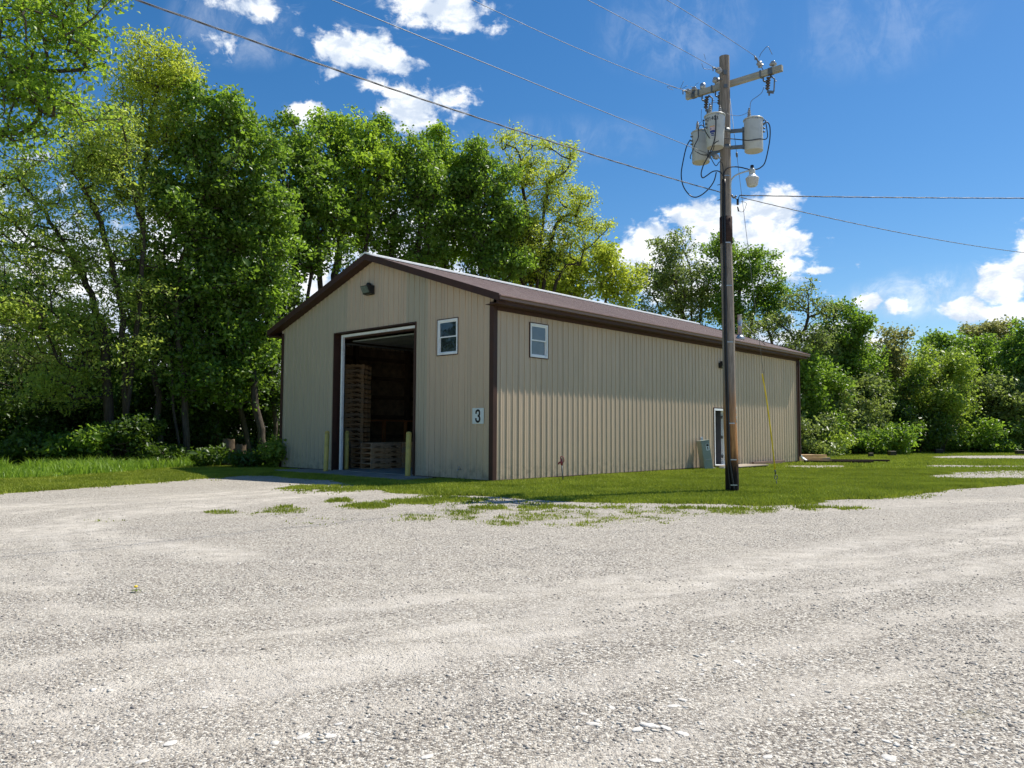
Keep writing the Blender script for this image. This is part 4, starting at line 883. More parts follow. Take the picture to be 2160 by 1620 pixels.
for (x, y), lab, kk in cans:
    e = empty('transformer', (x, y, 7.46)); tag(e, lab, 'transformer', 'transformers on the utility pole')
    r0_, r1_ = (.180, .215) if kk == 1 else (.198, .203)
    b = MB(); b.lathe([(r0_-.006, .0), (r0_, .012), (r0_+(r1_-r0_)*.5, .35), (r1_, .66), (r1_, .69)], 32); b.build('tank', M['can'], e)
    MB().lathe([(r0_-.012, -.004), (r0_-.010, -.0005)], 32).build('underside', M['canb'], e)
    b = MB(); b.lathe([(r1_+.016, .69), (r1_+.018, .705), (r1_+.005, .72), (r1_*.75, .745), (r1_*.3, .76), (.02, .765)], 32); b.build('lid', M['can'], e)
    bs = {0: [(-.09, 0)], 1: [(-.11, -.03), (.13, .06)], 2: [(-.07, 0)]}[kk]
    for bx_, by_ in bs:
        b = MB(); bushing(b, (bx_, by_, .735), .20, .042); b.build('bushing', M['porc'], e)
        MB().lathe([(.016, 0), (.018, .03), (.006, .05)], 8, (bx_, by_, .93)).build('terminal', M['black'], e)
    sa = {0: (.2, -.05), 1: (-.2, -.07), 2: (-.2, -.03)}[kk]
    b = MB()
    for z in (.60, .50, .42):
        d = np.array([sa[0], sa[1], 0]); d /= np.linalg.norm(d); b.tube([tuple(d*.19+np.array([0, 0, z])), tuple(d*.245+np.array([0, 0, z]))], [.024, .018], 8)
    b.build('side_bushing', M['galvd'], e)
    b = MB(); b.box(-.03, .03, -r1_-.012, -r1_+.004, .655, .675); b.build('lid_clip', M['galv'], e)
    if kk == 1:
        yb = -.213
        def rad(z): return r0_+(r1_-r0_)*z/.66
        # number painted on the tank, bent round it
        DG = {'2': [[(0, .8), (.1, .97), (.5, 1), (.9, .85), (.85, .6), (.4, .3), (0, .02)], [(0, .03), (1, .03)]], '1': [[(.2, .8), (.55, 1), (.55, 0)]], '4': [[(.75, 0), (.75, 1), (0, .32)], [(0, .3), (1, .3)]],
              '0': [[(.5, 1), (.1, .85), (0, .5), (.1, .15), (.5, 0), (.9, .15), (1, .5), (.9, .85), (.5, 1)]], '3': [[(.05, .85), (.5, 1), (.92, .8), (.8, .58), (.4, .52)], [(.4, .52), (.9, .42), (.95, .18), (.5, 0), (.02, .14)]]}
        b = MB()
        for q, ch in enumerate('21403'):
            for st_ in DG[ch]:
                pts = [(-.125+q*.050+x_*.032, .55+y_*.075) for x_, y_ in st_]
                for (xa, za), (xb, zb) in zip(pts[:-1], pts[1:]):
                    l_ = math.hypot(xb-xa, zb-za); nx_, nz_ = -(zb-za)/l_*.0055, (xb-xa)/l_*.0055; ex, ez = (xb-xa)/l_*.003, (zb-za)/l_*.003; V = []
                    for dr_ in (.0012, .0025):
                        for X_, Z_ in ((xa-ex+nx_, za-ez+nz_), (xa-ex-nx_, za-ez-nz_), (xb+ex-nx_, zb+ez-nz_), (xb+ex+nx_, zb+ez+nz_)): rr = rad(Z_)+dr_; a = R(-117)+X_/.205; V.append((rr*math.cos(a), rr*math.sin(a), Z_))
                    b.add(V, [(0, 1, 2, 3), (7, 6, 5, 4), (0, 4, 5, 1), (1, 5, 6, 2), (2, 6, 7, 3), (3, 7, 4, 0)])
        b.build('tank_number', M['ink'], e)
        def decal(a0, a1, z0, z1, m, nm, dr_=0):
            b = MB(); n = 6; V = []
            for i in range(n+1):
                a = a0+(a1-a0)*i/n
                for z in (z0, z1): rr = rad(z)+.002+dr_; V.append((rr*math.cos(a), rr*math.sin(a), z))
            b.add(V, [(2*i, 2*i+2, 2*i+3, 2*i+1) for i in range(n)]); b.build(nm, M[m], e)
        a0, a1 = R(-137), R(-106)
        decal(a0, a1, .405, .42, 'orange', 'decal_stripe'); decal(a0, a1, .33, .404, 'pink', 'decal_panel'); decal(a0+.05, a0+.17, .345, .375, 'blue', 'decal_mark', .001); decal(a0, a1, .275, .325, 'blue', 'decal_panel')
        decal(a0+.1, a1-.1, .24, .265, 'blue', 'decal_text'); decal(a0+.15, a1-.05, .205, .225, 'blue', 'decal_text'); decal(a0+.02, a0+.10, .155, .163, 'ink', 'decal_text'); decal(a0+.2, a0+.28, .155, .163, 'ink', 'decal_text')
# cables
def cable(pts, r=.013, m='black', name='cable', n=5):
    P = []; ys = [q[2] if len(q) > 2 else None for q in pts]; known = [i for i, y in enumerate(ys) if y is not None]
    yy = np.interp(range(len(pts)), known, [ys[i] for i in known])
    for (q, y) in zip(pts, yy): P.append(rel(at(q[0], q[1], y)))
    return MB().tube(smooth_path(P, n), r, 7).build(name, M[m], pole)
cable([(1456, 295, 17.2), (1448, 310), (1441, 340), (1437, 368), (1441, 392), (1453, 410), (1466, 416), (1480, 411), (1495, 398), (1506, 382), (1511, 363, 16.55)])
cable([(1509, 243, 16.12), (1510, 262, 16.1), (1508, 290), (1503, 308), (1496, 325), (1484, 348), (1479, 366), (1482, 375), (1490, 371), (1503, 362), (1515, 361), (1524, 368, 16.5), (1527, 378, 16.5)])
cable([(1486, 255, 16.2), (1483, 254), (1487, 274), (1495, 289), (1501, 294), (1509, 297), (1518, 294), (1532, 292, 16.3), (1556, 294), (1580, 296, 16.3), (1602, 293), (1614, 294), (1619, 288), (1618, 275), (1616, 262), (1614, 253), (1609, 256, 16.45)], .011)
cable([(1611, 264, 16.42), (1613, 259), (1619, 258), (1624, 268), (1624, 292), (1619, 322), (1613, 344), (1605, 353), (1596, 357), (1580, 357, 16.62), (1562, 353), (1545, 352), (1533, 356), (1527, 366, 16.52), (1527, 378, 16.52)])
cable([(1497, 326, 16.4), (1502, 338), (1508, 348), (1512, 349), (1517, 342), (1522, 342), (1525, 352), (1526, 372, 16.52)], .009)
cable([(1485, 268, 17.05), (1481, 264), (1475, 266), (1473, 276), (1473, 290), (1466, 305), (1461, 318), (1456, 330), (1457, 335, 17.0)], .010)
cable([(1516, 297, 16.1), (1508, 302), (1504, 316), (1494, 326), (1480, 326), (1466, 318, 16.5)], .009)
cable([(1612, 182, 15.95), (1607, 195), (1598, 203), (1588, 210), (1583, 218), (1582, 234, 16.5)], .006, 'wire', 'jumper')
cable([(1480, 229, 17.3), (1479, 244), (1479, 257), (1473, 261), (1471, 265, 17.2)], .005, 'wire', 'jumper')
cable([(1488, 226, 17.2), (1494, 229), (1497, 240, 16.4)], .005, 'wire', 'jumper')
cable([(1512, 216, 17.0), (1500, 217), (1490, 222, 17.2)], .005, 'wire', 'jumper')
cable([(1529, 228, 16.5), (1534, 239), (1545, 243), (1560, 244), (1572, 240), (1579, 236, 16.5)], .005, 'wire', 'jumper')
cable([(1602, 121, 15.95), (1605, 113), (1613, 103), (1617, 99), (1621, 99), (1625, 107), (1629, 115, 15.9)], .006, 'wire', 'jumper')
cable([(1480, 133, 16.5), (1484, 144), (1493, 146), (1501, 146, 16.6)], .005, 'wire', 'jumper')
cable([(1420, 190, 17.3), (1408, 184), (1412, 182), (1436, 187), (1450, 180, 17.3)], .005, 'wire', 'jumper')
cable([(1456, 182, 17.3), (1464, 184), (1468, 178), (1474, 174, 17.3)], .004, 'wire', 'jumper')
cable([(1435, 187, 17.3), (1442, 171, 17.3)], .005, 'wire', 'tie_end'); cable([(1488, 125, 16.6), (1485, 113, 16.6)], .004, 'wire', 'tie_end')
cable([(1505, 329, 16.55), (1512, 331, 16.55), (1521, 334, 16.55)], .02, 'galv', 'spool_insulator', 2)
cable([(1543, 411, 16.50), (1548, 417), (1553, 413, 16.5)], .022, 'galvd', 'spool_bracket', 3)
cable([(1540, 409, 16.45), (1532, 403), (1524, 407), (1520, 412)], .006, 'galv', 'wire_loop', 4) if False else None
cable([(1550, 417, 16.6), (1556, 421), (1560, 413), (1566, 411, 16.6)], .009, 'black', 'splice_lead', 4)
cable([(1556, 420, 16.6), (1556, 432, 16.6)], .026, 'black', 'splice', 2); cable([(1556, 436, 16.6), (1558, 446, 16.6)], .016, 'black', 'splice', 2)
cable([(1558, 444, 16.6), (1563, 447), (1569, 445), (1573, 436), (1574, 428), (1563, 425, 16.6)], .005, 'black', 'splice_lead', 4)
# riser cables + straps
def riser(du, r, nm):
    pts = [(1527+du, 378), (1527+du, 460), (1529+du, 560), (1530+du, 640), (1531+du, 720), (1534+du, 830), (1536+du, 900), (1538+du, 968), (1541+du*1.4, 1000), (1546+du*2, 1036)]
    P = []
    for u, v in pts:
        q = at(u, v, PY); z = q[2]; dx = q[0]-PX-pc(z)[0]; rr = pr(max(z, 0))+r*.9; yy = -math.sqrt(max(rr*rr-dx*dx, .0004)); q = at(u, v, PY+yy); P.append((q[0]-PX, yy, q[2]))
    MB().tube(smooth_path(P, 4), r, 8).build(nm, M['black'], pole)
riser(1.5, .021, 'riser_cable'); riser(-2.6, .014, 'riser_cable')
for v in (375, 515, 605, 723, 893, 969, 1022):
    q = at(1530+(v-500)*.012, v, PY); z = q[2]; c = pc(max(z, 0)); rr = pr(z)+.045; b = MB()
    a0, a1 = R(-118), R(-72); V = []
    for i in range(7):
        a = a0+(a1-a0)*i/6
        for zz in (z-.012, z+.012): V.append((c[0]+rr*math.cos(a), c[1]+rr*math.sin(a), zz))
        for zz in (z+.012, z-.012): V.append((c[0]+(rr-.006)*math.cos(a), c[1]+(rr-.006)*math.sin(a), zz))
    b.add(V, [(4*i+k_, 4*i+4+k_, 4*i+4+(k_+1) % 4, 4*i+(k_+1) % 4) for i in range(6) for k_ in range(4)]+[(0, 1, 2, 3), (27, 26, 25, 24)]); b.build('strap', M['galv'], pole)
for v in (389, 421): MB().tube([rel(at(1519, v, PY)), rel(at(1513, v+1.5, PY))], .008, 6).build('step_bolt', M['galvd'], pole)
# street lamp on arm
lp = at(1587, 392, 16.50); e = empty('area_lamp', lp); tag(e, 'barn style area lamp with white lens on a curved arm', 'lamp')
b = MB(); b.lathe([(.105, .0), (.115, .02), (.142, .155), (.145, .165)], 28); b.build('refractor', M['canb'], e)
MB().lathe([(.09, -.012), (.104, .0)], 28).build('lens', M['lens'], e)
b = MB(); b.lathe([(.145, .165), (.142, .172), (.10, .215), (.065, .25), (.062, .255)], 28); b.build('reflector_cap', M['white'], e)
b = MB(); b.lathe([(.062, .255), (.066, .30), (.066, .35), (.05, .375), (.04, .39)], 20); b.build('ballast_housing', M['can'], e)
b = MB(); b.lathe([(.035, .39), (.038, .40), (.038, .455), (.02, .465)], 16); b.build('photocell', M['black'], e)
P = [at(1541, 400, 16.5), at(1541, 388, 16.5), at(1543, 379, 16.5), at(1550, 371, 16.5), at(1560, 366, 16.5), at(1572, 362, 16.5), at(1581, 359.5, 16.5)]
MB().tube(smooth_path([tuple(q-lp) for q in P], 4), .017, 10).build('lamp_arm', M['can'], e)
# guy wire
G0 = np.array([4.83, 16.74, 8.83]); G1 = gnd(1639, 1025); e = empty('guy_wire', G1); tag(e, 'slanted guy wire with a yellow plastic guard anchored in the lawn', 'guy wire')
gp = lambda k: tuple(G0+(G1-G0)*k-G1)
MB().tube([gp(0), gp(.955)], .0055, 6).build('wire', M['wire'], e)
P = [np.array(gp(.698))+np.array([-.03, 0, .0]), np.array(gp(.76)), np.array(gp(.86))+np.array([.01, 0, 0]), np.array(gp(.955))]
MB().tube(smooth_path(P, 4), .0165, 10).build('guard', M['yellowp'], e)
b = MB(); b.tube([gp(.955), gp(.968)], .018, 8); b.tube([gp(.985), gp(1.02)], .011, 8); t = [np.array(gp(.976))+np.array([.035*math.cos(a), 0, .055*math.sin(a)]) for a in np.linspace(0, 2*math.pi, 13)]; b.tube(t, .010, 6); b.build('anchor_eye', M['galvd'], e)
MB().lathe([(.012, -.06), (.024, -.03), (.024, .03), (.012, .06)], 10, gp(.145), tuple(np.array(G0-G1))).build('strain_insulator', M['galvd'], e)
# ================================================================= TREES
def crown_skeleton(trunks, blobs, ntips, rs, seg=.5):
    nodes = []; par = []; 
    for tr in trunks:
        P = smooth_path(tr, 5); prev = -1
        for i, p in enumerate(P):
            j = rs.normal(0, .03, 3) if i else np.zeros(3); nodes.append(np.array(p)+j); par.append(prev); prev = len(nodes)-1
    sat = []
    for bb in blobs:
        for q in range(3):
            d = rs.normal(size=3); d[2] = abs(d[2])*1.1; d /= np.linalg.norm(d); f = rs.uniform(.28, .45)
            sat.append((bb[0]+d[0]*bb[3]*.95, bb[1]+d[1]*bb[4]*.9, bb[2]+d[2]*bb[5]*.95, bb[3]*f, bb[4]*f, bb[5]*f*1.3, bb[6]*2.2))
    blobs = list(blobs)+sat
    w = np.array([bb[6]*bb[3]*bb[4]*bb[5] for bb in blobs])**.8; w /= w.sum(); tips = []
    for k in rs.choice(len(blobs), ntips, p=w):
        c = blobs[k]; d = rs.normal(size=3); d /= np.linalg.norm(d); r = rs.random()**(.42); tips.append(np.array(c[:3])+d*r*np.array(c[3:6]))
    tips = np.array(tips); tips = tips[tips[:, 2] > .25]
    NA = np.zeros((len(nodes)+len(tips)*14, 3)); NA[:len(nodes)] = nodes; n = len(nodes); par = par+[0]*(len(NA)-n); trunkn = n
    d0 = np.array([np.min(np.linalg.norm(NA[:n]-t, axis=1)) for t in tips]); order = np.argsort(d0+rs.normal(0, .5, len(tips)))
    tipn = []; kids = np.zeros(len(NA))
    for i in order:
        t = tips[i]; dv = t-NA[:n]; d = np.linalg.norm(dv, axis=1); cost = d*(1+.10*kids[:n])+1.1*np.maximum(0, NA[:n, 2]-t[2]+.15*d)+.03*d*d
        j = int(np.argmin(cost)); L_ = d[j]
        if L_ < .12: tipn.append(j); continue
        kids[j] += 1; p0 = NA[j]; pp = NA[par[j]] if par[j] >= 0 else p0-np.array([0, 0, 1.]); pd = p0-pp; pd = pd/(np.linalg.norm(pd)+1e-9)
        m = max(1, min(13, int(round(L_/seg)))); c = p0+pd*L_*.35+np.array([0, 0, -.02*L_])+rs.normal(0, .05*L_, 3)
        prev = j
        for q in range(1, m+1):
            s = q/m; x = (1-s)**2*p0+2*s*(1-s)*c+s*s*t
            if q < m: x = x+rs.normal(0, .045, 3)
            NA[n] = x; par[n] = prev; prev = n; n += 1
        tipn.append(prev)
    return NA[:n], np.array(par[:n]), np.array(tipn), trunkn
def tree_mesh(NA, par, tipn, r_twig, r0, trunkn, expo=.46):
    n = len(NA); cnt = np.zeros(n); 
    for t in tipn: cnt[t] += 1
    for i in range(n-1, -1, -1):
        if par[i] >= 0: cnt[par[i]] += cnt[i]
    rad = r_twig*np.maximum(cnt, 1)**expo; rad = rad*min(1.6, r0/max(rad.max(), 1e-6)) if rad.max() > r0 or True else rad
    rad = np.maximum(rad, r_twig*.8)
    idx = np.array([i for i in range(n) if par[i] >= 0]); p = par[idx]
    a = NA[p]; c = NA[idx]; d = c-a; ln = np.linalg.norm(d, axis=1, keepdims=True); d = d/np.maximum(ln, 1e-6)
    ref = np.tile(np.array([[.31, .95, 0.05]]), (len(idx), 1)); x = np.cross(d, ref); x /= np.linalg.norm(x, axis=1, keepdims=True)+1e-9; y = np.cross(d, x)
    ra = np.minimum(rad[p], rad[idx]*1.35); ra = np.where(cnt[idx] > .6*cnt[p], rad[p], ra); rb = rad[idx]; K = 7; V = []
    ang = np.arange(K)*2*math.pi/K; ca_, sa_ = np.cos(ang), np.sin(ang)
    ring = lambda c_, r_: c_[:, None]+(x[:, None]*ca_[None, :, None]+y[:, None]*sa_[None, :, None])*r_[:, None, None]
    V = np.concatenate([ring(a-d*ra[:, None]*.15, ra), ring(c+d*rb[:, None]*.1, rb)], 1).reshape(-1, 3); m = len(idx); base = (np.arange(m)*2*K)[:, None, None]
    j = np.arange(K); F = base+np.stack([j, (j+1) % K, K+(j+1) % K, K+j], -1)[None]
    return V, F.reshape(-1, 4)
def leaf_cloud(centres, per, spread, size, rs, droop=.0, flat=.5, aspect=.62, hue=None):
    n = len(centres)*per; c = np.repeat(centres, per, 0); tipv = np.repeat(rs.random(len(centres)), per)
    off = rs.normal(size=(n, 3))*np.array([spread, spread, spread*flat]); off *= np.minimum(1, 1.9*spread/(np.linalg.norm(off, axis=1, keepdims=True)+1e-6))
    p = c+off; nr = rs.normal(size=(n, 3))*.8+np.array([0, 0, .6])+off/spread*.25; nr /= np.linalg.norm(nr, axis=1, keepdims=True)
    t = rs.normal(size=(n, 3)); t[:, 2] -= .35; t -= nr*(t*nr).sum(1, keepdims=True); t /= np.linalg.norm(t, axis=1, keepdims=True); s = np.cross(nr, t)
    L_ = size*np.exp(rs.normal(0, .28, n))[:, None]; W = L_*aspect
    fold = nr*W*.22
    V = np.stack([p-t*L_*.5, p+s*W*.5+fold-t*L_*.08, p+t*L_*.5-nr*L_*.12, p-s*W*.5+fold-t*L_*.08], 1).reshape(-1, 3)
    i = np.arange(n)*4; F = np.concatenate([np.stack([i, i+1, i+2], -1), np.stack([i, i+2, i+3], -1)])
    v = np.clip(rs.random(n)*.45+tipv*.55, 0, 1); return V, F, np.repeat(v, 4)
def make_tree(name, lab, cat, group, base, trunks, blobs, ntips, per, spread, size, lm, seed, r0=.2, r_twig=.012, bk='bark', flat=.55, seg=.5, aspect=.62, extra=0):
    rs = np.random.default_rng(seed); base = np.array(base, float)
    r0 *= .74
    if per > 40: per = int(per*.42); size *= 1.10; ntips = int(ntips*1.36)
    NA, par, tipn, tn = crown_skeleton(trunks, blobs, int(ntips*1.25), rs, seg)
    V, F = tree_mesh(NA, par, tipn, r_twig, r0, tn)
    e = empty(name, base); tag(e, lab, cat, group)
    link('trunk', mesh_np('trunk', V-base, F, 4, None, True), M[bk], e)
    spread *= .80; cen = NA[tipn]; pk = par[tipn]; pk = np.where(pk < 0, tipn, pk); cen = np.concatenate([cen, (cen*.5+NA[pk]*.5)]) if not extra else np.concatenate([cen, cen*.5+NA[pk]*.5, NA[par[pk]]])
    Vl, Fl, a = leaf_cloud(cen, max(1, per//2), spread, size, rs, flat=flat, aspect=aspect)
    k = Vl[:, 2].reshape(-1, 4).min(1) > .02
    link('crown', mesh_np('crown', Vl-base, Fl, 3, {'v': a}), L[lm], e); return e
def T(name, lab, Yd, trunks, blobs, ntips, per, spread, size, lm, seed, group, cat='tree', **kw):
    """trunks / blobs given as sight lines from the camera at distance Yd, turned into plan positions and real sizes"""
    tr = []
    for t in trunks:
        pts = [at(q[0], q[1], Yd+(q[2] if len(q) > 2 else 0)) for q in t]; g0 = pts[0].copy(); g0[2] = -.1; pts[0] = g0; tr.append(pts)
    bb = []
    for q in blobs:
        u, v, ru, rv = q[:4]; dy = q[4] if len(q) > 4 else 0; w = q[5] if len(q) > 5 else 1
        c = at(u, v, Yd+dy); s = (Yd+dy)/FPX; rx = ru*s; rz = rv*s; bb.append((c[0], c[1], c[2], rx, max(1.0, min(rx*.9, 3.2)), rz, w))
    b0 = tr[0][0].copy(); b0[2] = 0
    return make_tree(name, lab, cat, group, b0, tr, bb, ntips, per, spread, size, lm, seed, **kw)
GL = 'trees of the wood beside the building'; GB = 'trees behind the building'; GR = 'trees of the wood beyond the lawn'
T('maple_tree', 'tallest broadleaf tree leaning in at the top corner of the wood', 22, [[(-230, 1010), (-200, 700), (-150, 450), (-100, 250)]], [(70, 130, 140, 120), (170, 80, 90, 55), (-60, 260, 180, 130), (215, 95, 45, 40), (30, 10, 190, 60), (140, 240, 95, 50), (60, 190, 120, 60), (-120, 60, 160, 90), (100, 0, 140, 40), (-300, 560, 110, 140, -1.6)], 400, 50, .33, .125, 'bright', 1, GL, r0=.22)
T('locust_tree', 'large twin trunked locust with sparse yellow green leaves', 27, [[(272, 968), (264, 820), (262, 700), (240, 570), (205, 450), (178, 400), (165, 330)], [(238, 962), (222, 740), (190, 620), (150, 540), (95, 450), (40, 380)], [(262, 700), (300, 560), (290, 440), (250, 350)]],
  [(150, 420, 130, 110), (60, 540, 120, 120, -1), (240, 560, 90, 90), (230, 330, 100, 90), (90, 690, 110, 80, -1), (20, 400, 80, 90), (290, 430, 60, 80), (-40, 620, 90, 120), (180, 250, 70, 50), (180, 700, 90, 60), (290, 640, 70, 70), (250, 760, 80, 60), (120, 820, 90, 50)], 1050, 34, .36, .125, 'locust', 2, GL, r0=.23, aspect=.45, bk='bark2', flat=.35)
T('locust_tree', 'slender tall tree with yellow green crown rising above the maples', 29, [[(345, 972), (328, 800), (320, 660), (303, 520), (301, 400), (316, 280), (332, 190)]], [(330, 100, 45, 40), (300, 190, 75, 60), (372, 200, 55, 65), (300, 320, 75, 60), (250, 270, 60, 60), (395, 290, 50, 50), (285, 150, 40, 40), (360, 150, 40, 50), (340, 260, 60, 50)], 480, 28, .40, .12, 'yellow', 3, GL, r0=.16, aspect=.5, flat=.4)
T('maple_tree', 'dense green maple in the middle of the wood with a steep shoulder', 28.5, [[(397, 962), (387, 800), (372, 660), (382, 560), (415, 460), (440, 380)], [(387, 800), (350, 640), (345, 520)]], [(440, 260, 75, 60), (415, 370, 100, 75), (480, 330, 60, 85), (400, 480, 105, 80), (345, 590, 80, 75), (425, 600, 90, 70), (490, 225, 22, 30), (400, 210, 35, 35), (350, 420, 55, 70), (440, 700, 70, 60), (360, 720, 70, 60), (400, 810, 70, 50)], 560, 60, .30, .15, 'maple', 4, GL, r0=.17)
T('maple_tree', 'maple with a leaning grey trunk next to the building corner', 29.5, [[(562, 985), (545, 880), (528, 760), (505, 650), (480, 540), (460, 440)]], [(505, 450, 85, 75), (545, 350, 55, 70), (565, 540, 75, 75), (500, 620, 85, 75), (560, 640, 50, 60), (520, 290, 30, 40), (460, 530, 50, 60), (590, 450, 50, 60), (540, 740, 60, 50), (500, 820, 60, 50)], 520, 64, .31, .15, 'maple', 5, GL, r0=.19)
T('maple_tree', 'second leaning trunk crossing behind the leaning maple', 31, [[(530, 980), (508, 860), (492, 740), (478, 640), (440, 540)]], [(440, 560, 60, 60), (480, 480, 60, 60), (400, 640, 60, 50), (530, 700, 60, 60)], 190, 60, .32, .15, 'shade', 6, GL, r0=.14)
T('young_tree', 'thin straight trunk between the slender tree and the maple', 31, [[(460, 955), (457, 860), (455, 760), (450, 660)]], [(450, 700, 70, 60), (460, 780, 60, 50), (430, 640, 60, 50)], 130, 60, .32, .14, 'shade', 7, GL, r0=.10)
T('young_tree', 'narrow dark trunk close to the wall of the building', 31.5, [[(583, 985), (578, 880), (572, 780), (575, 650)]], [(580, 720, 40, 60), (570, 820, 40, 50), (590, 640, 40, 60)], 130, 60, .30, .14, 'shade', 8, GL, r0=.12)
T('bare_tree', 'nearly leafless grey tree near the frame edge', 33, [[(88, 960), (90, 820), (85, 700), (60, 600)], [(90, 820), (120, 700), (150, 620)]], [(60, 640, 100, 90), (120, 700, 80, 70), (20, 740, 80, 60), (90, 560, 100, 50)], 260, 6, .40, .09, 'brownish', 9, GL, r0=.11, seg=.4, r_twig=.009)
T('locust_tree', 'sparse tree with an arching trunk at the frame edge', 30, [[(160, 965), (150, 820), (110, 700), (60, 620), (0, 560)], [(150, 820), (185, 720), (200, 640)]], [(40, 640, 90, 60), (-20, 560, 80, 70), (150, 760, 80, 60), (190, 680, 60, 50), (30, 780, 90, 50)], 260, 22, .36, .10, 'olive', 10, GL, r0=.13, aspect=.5)
T('young_tree', 'thin sapling trunk left of the twin trunked locust', 32, [[(185, 965), (182, 850), (170, 740), (180, 650)]], [(170, 800, 60, 50), (190, 720, 60, 60), (140, 860, 60, 40)], 120, 40, .34, .13, 'shade', 11, GL, r0=.08)
T('young_tree', 'young maple filling in below the tall slender tree', 30.5, [[(305, 965), (303, 860), (310, 760), (320, 690)]], [(330, 760, 70, 60), (300, 840, 70, 50), (360, 700, 60, 60)], 190, 60, .31, .14, 'maple', 12, GL, r0=.09)
T('ash_tree', 'open tree with thin branches at the edge of the picture', 34, [[(-60, 960), (-50, 800), (-20, 680), (20, 600)]], [(-10, 700, 90, 80), (40, 800, 70, 50), (-60, 620, 90, 80)], 180, 26, .36, .12, 'olive', 13, GL, r0=.12)
T('maple_tree', 'leafy tree standing outside the frame beside the lot', 22, [[(-420, 1010), (-420, 800), (-410, 600)]], [(-420, 640, 130, 160), (-330, 760, 80, 80), (-500, 760, 100, 100)], 300, 50, .36, .17, 'maple', 14, GL, r0=.17)
T('maple_tree', 'second leafy tree outside the frame beside the lot', 17, [[(-700, 1060), (-700, 800), (-690, 600)]], [(-700, 600, 170, 200), (-620, 760, 110, 90)], 300, 50, .36, .17, 'maple', 15, GL, r0=.17)
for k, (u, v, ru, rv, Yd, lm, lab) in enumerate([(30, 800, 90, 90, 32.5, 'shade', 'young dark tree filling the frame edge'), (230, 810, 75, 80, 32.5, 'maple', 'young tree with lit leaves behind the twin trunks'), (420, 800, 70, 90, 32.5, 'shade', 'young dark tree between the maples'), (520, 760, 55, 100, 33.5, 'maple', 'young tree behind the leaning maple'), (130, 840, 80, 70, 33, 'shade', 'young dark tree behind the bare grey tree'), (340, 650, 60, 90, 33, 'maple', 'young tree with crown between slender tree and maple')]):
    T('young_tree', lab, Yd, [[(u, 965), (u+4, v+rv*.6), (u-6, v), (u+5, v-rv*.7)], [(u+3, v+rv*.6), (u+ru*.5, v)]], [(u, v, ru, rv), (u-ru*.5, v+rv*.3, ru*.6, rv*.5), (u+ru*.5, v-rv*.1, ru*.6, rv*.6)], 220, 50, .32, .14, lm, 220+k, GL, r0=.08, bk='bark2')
# understorey shrubs, most in the leaf colour darkened for shade
GS = 'understorey shrubs of the wood'
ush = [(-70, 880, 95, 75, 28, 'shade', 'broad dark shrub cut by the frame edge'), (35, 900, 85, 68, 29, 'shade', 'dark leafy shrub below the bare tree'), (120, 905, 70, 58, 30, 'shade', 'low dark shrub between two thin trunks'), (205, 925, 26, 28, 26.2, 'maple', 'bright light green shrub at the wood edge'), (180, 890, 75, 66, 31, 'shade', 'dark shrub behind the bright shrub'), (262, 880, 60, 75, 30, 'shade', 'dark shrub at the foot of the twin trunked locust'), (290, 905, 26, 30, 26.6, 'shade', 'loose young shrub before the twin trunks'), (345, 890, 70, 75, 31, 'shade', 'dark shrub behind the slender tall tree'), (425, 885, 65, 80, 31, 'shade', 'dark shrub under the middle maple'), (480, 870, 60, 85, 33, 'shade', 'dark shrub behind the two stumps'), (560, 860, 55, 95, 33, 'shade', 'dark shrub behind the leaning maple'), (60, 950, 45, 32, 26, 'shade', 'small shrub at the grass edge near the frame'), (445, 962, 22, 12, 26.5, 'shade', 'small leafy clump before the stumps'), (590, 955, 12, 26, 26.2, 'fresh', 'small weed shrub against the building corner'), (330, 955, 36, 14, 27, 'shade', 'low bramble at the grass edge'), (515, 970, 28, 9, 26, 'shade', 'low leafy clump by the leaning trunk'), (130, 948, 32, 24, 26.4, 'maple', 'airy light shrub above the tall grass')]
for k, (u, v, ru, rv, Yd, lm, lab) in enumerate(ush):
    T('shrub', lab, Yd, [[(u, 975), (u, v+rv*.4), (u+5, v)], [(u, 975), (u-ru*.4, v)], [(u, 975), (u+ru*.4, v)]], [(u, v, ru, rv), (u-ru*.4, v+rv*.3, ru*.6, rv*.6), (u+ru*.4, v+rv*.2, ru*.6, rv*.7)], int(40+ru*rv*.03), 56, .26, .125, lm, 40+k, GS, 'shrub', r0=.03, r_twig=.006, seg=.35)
# behind the building
T('maple_tree', 'maple crown just above the lower corner of the roof', 35, [[(600, 960), (610, 700), (622, 580), (640, 470), (630, 380)], [(610, 700), (660, 560), (690, 470)]], [(610, 300, 60, 55), (590, 380, 80, 70), (640, 470, 90, 80), (600, 560, 80, 70), (640, 340, 50, 60), (690, 540, 60, 50), (560, 440, 60, 60), (680, 400, 60, 60)], 430, 60, .32, .16, 'maple', 60, GB, r0=.19, bk='bark2')
T('maple_tree', 'highest maple crown behind the roof peak', 37, [[(700, 960), (702, 700), (708, 580), (728, 450), (745, 360)], [(708, 620), (670, 520), (650, 420)], [(715, 560), (780, 470), (800, 420)]], [(735, 275, 60, 48), (700, 320, 60, 50), (735, 380, 100, 75), (690, 470, 90, 60), (770, 470, 70, 60), (770, 310, 40, 50), (790, 400, 60, 60), (655, 360, 40, 50)], 500, 60, .32, .16, 'bright', 61, GB, r0=.24, bk='bark2')
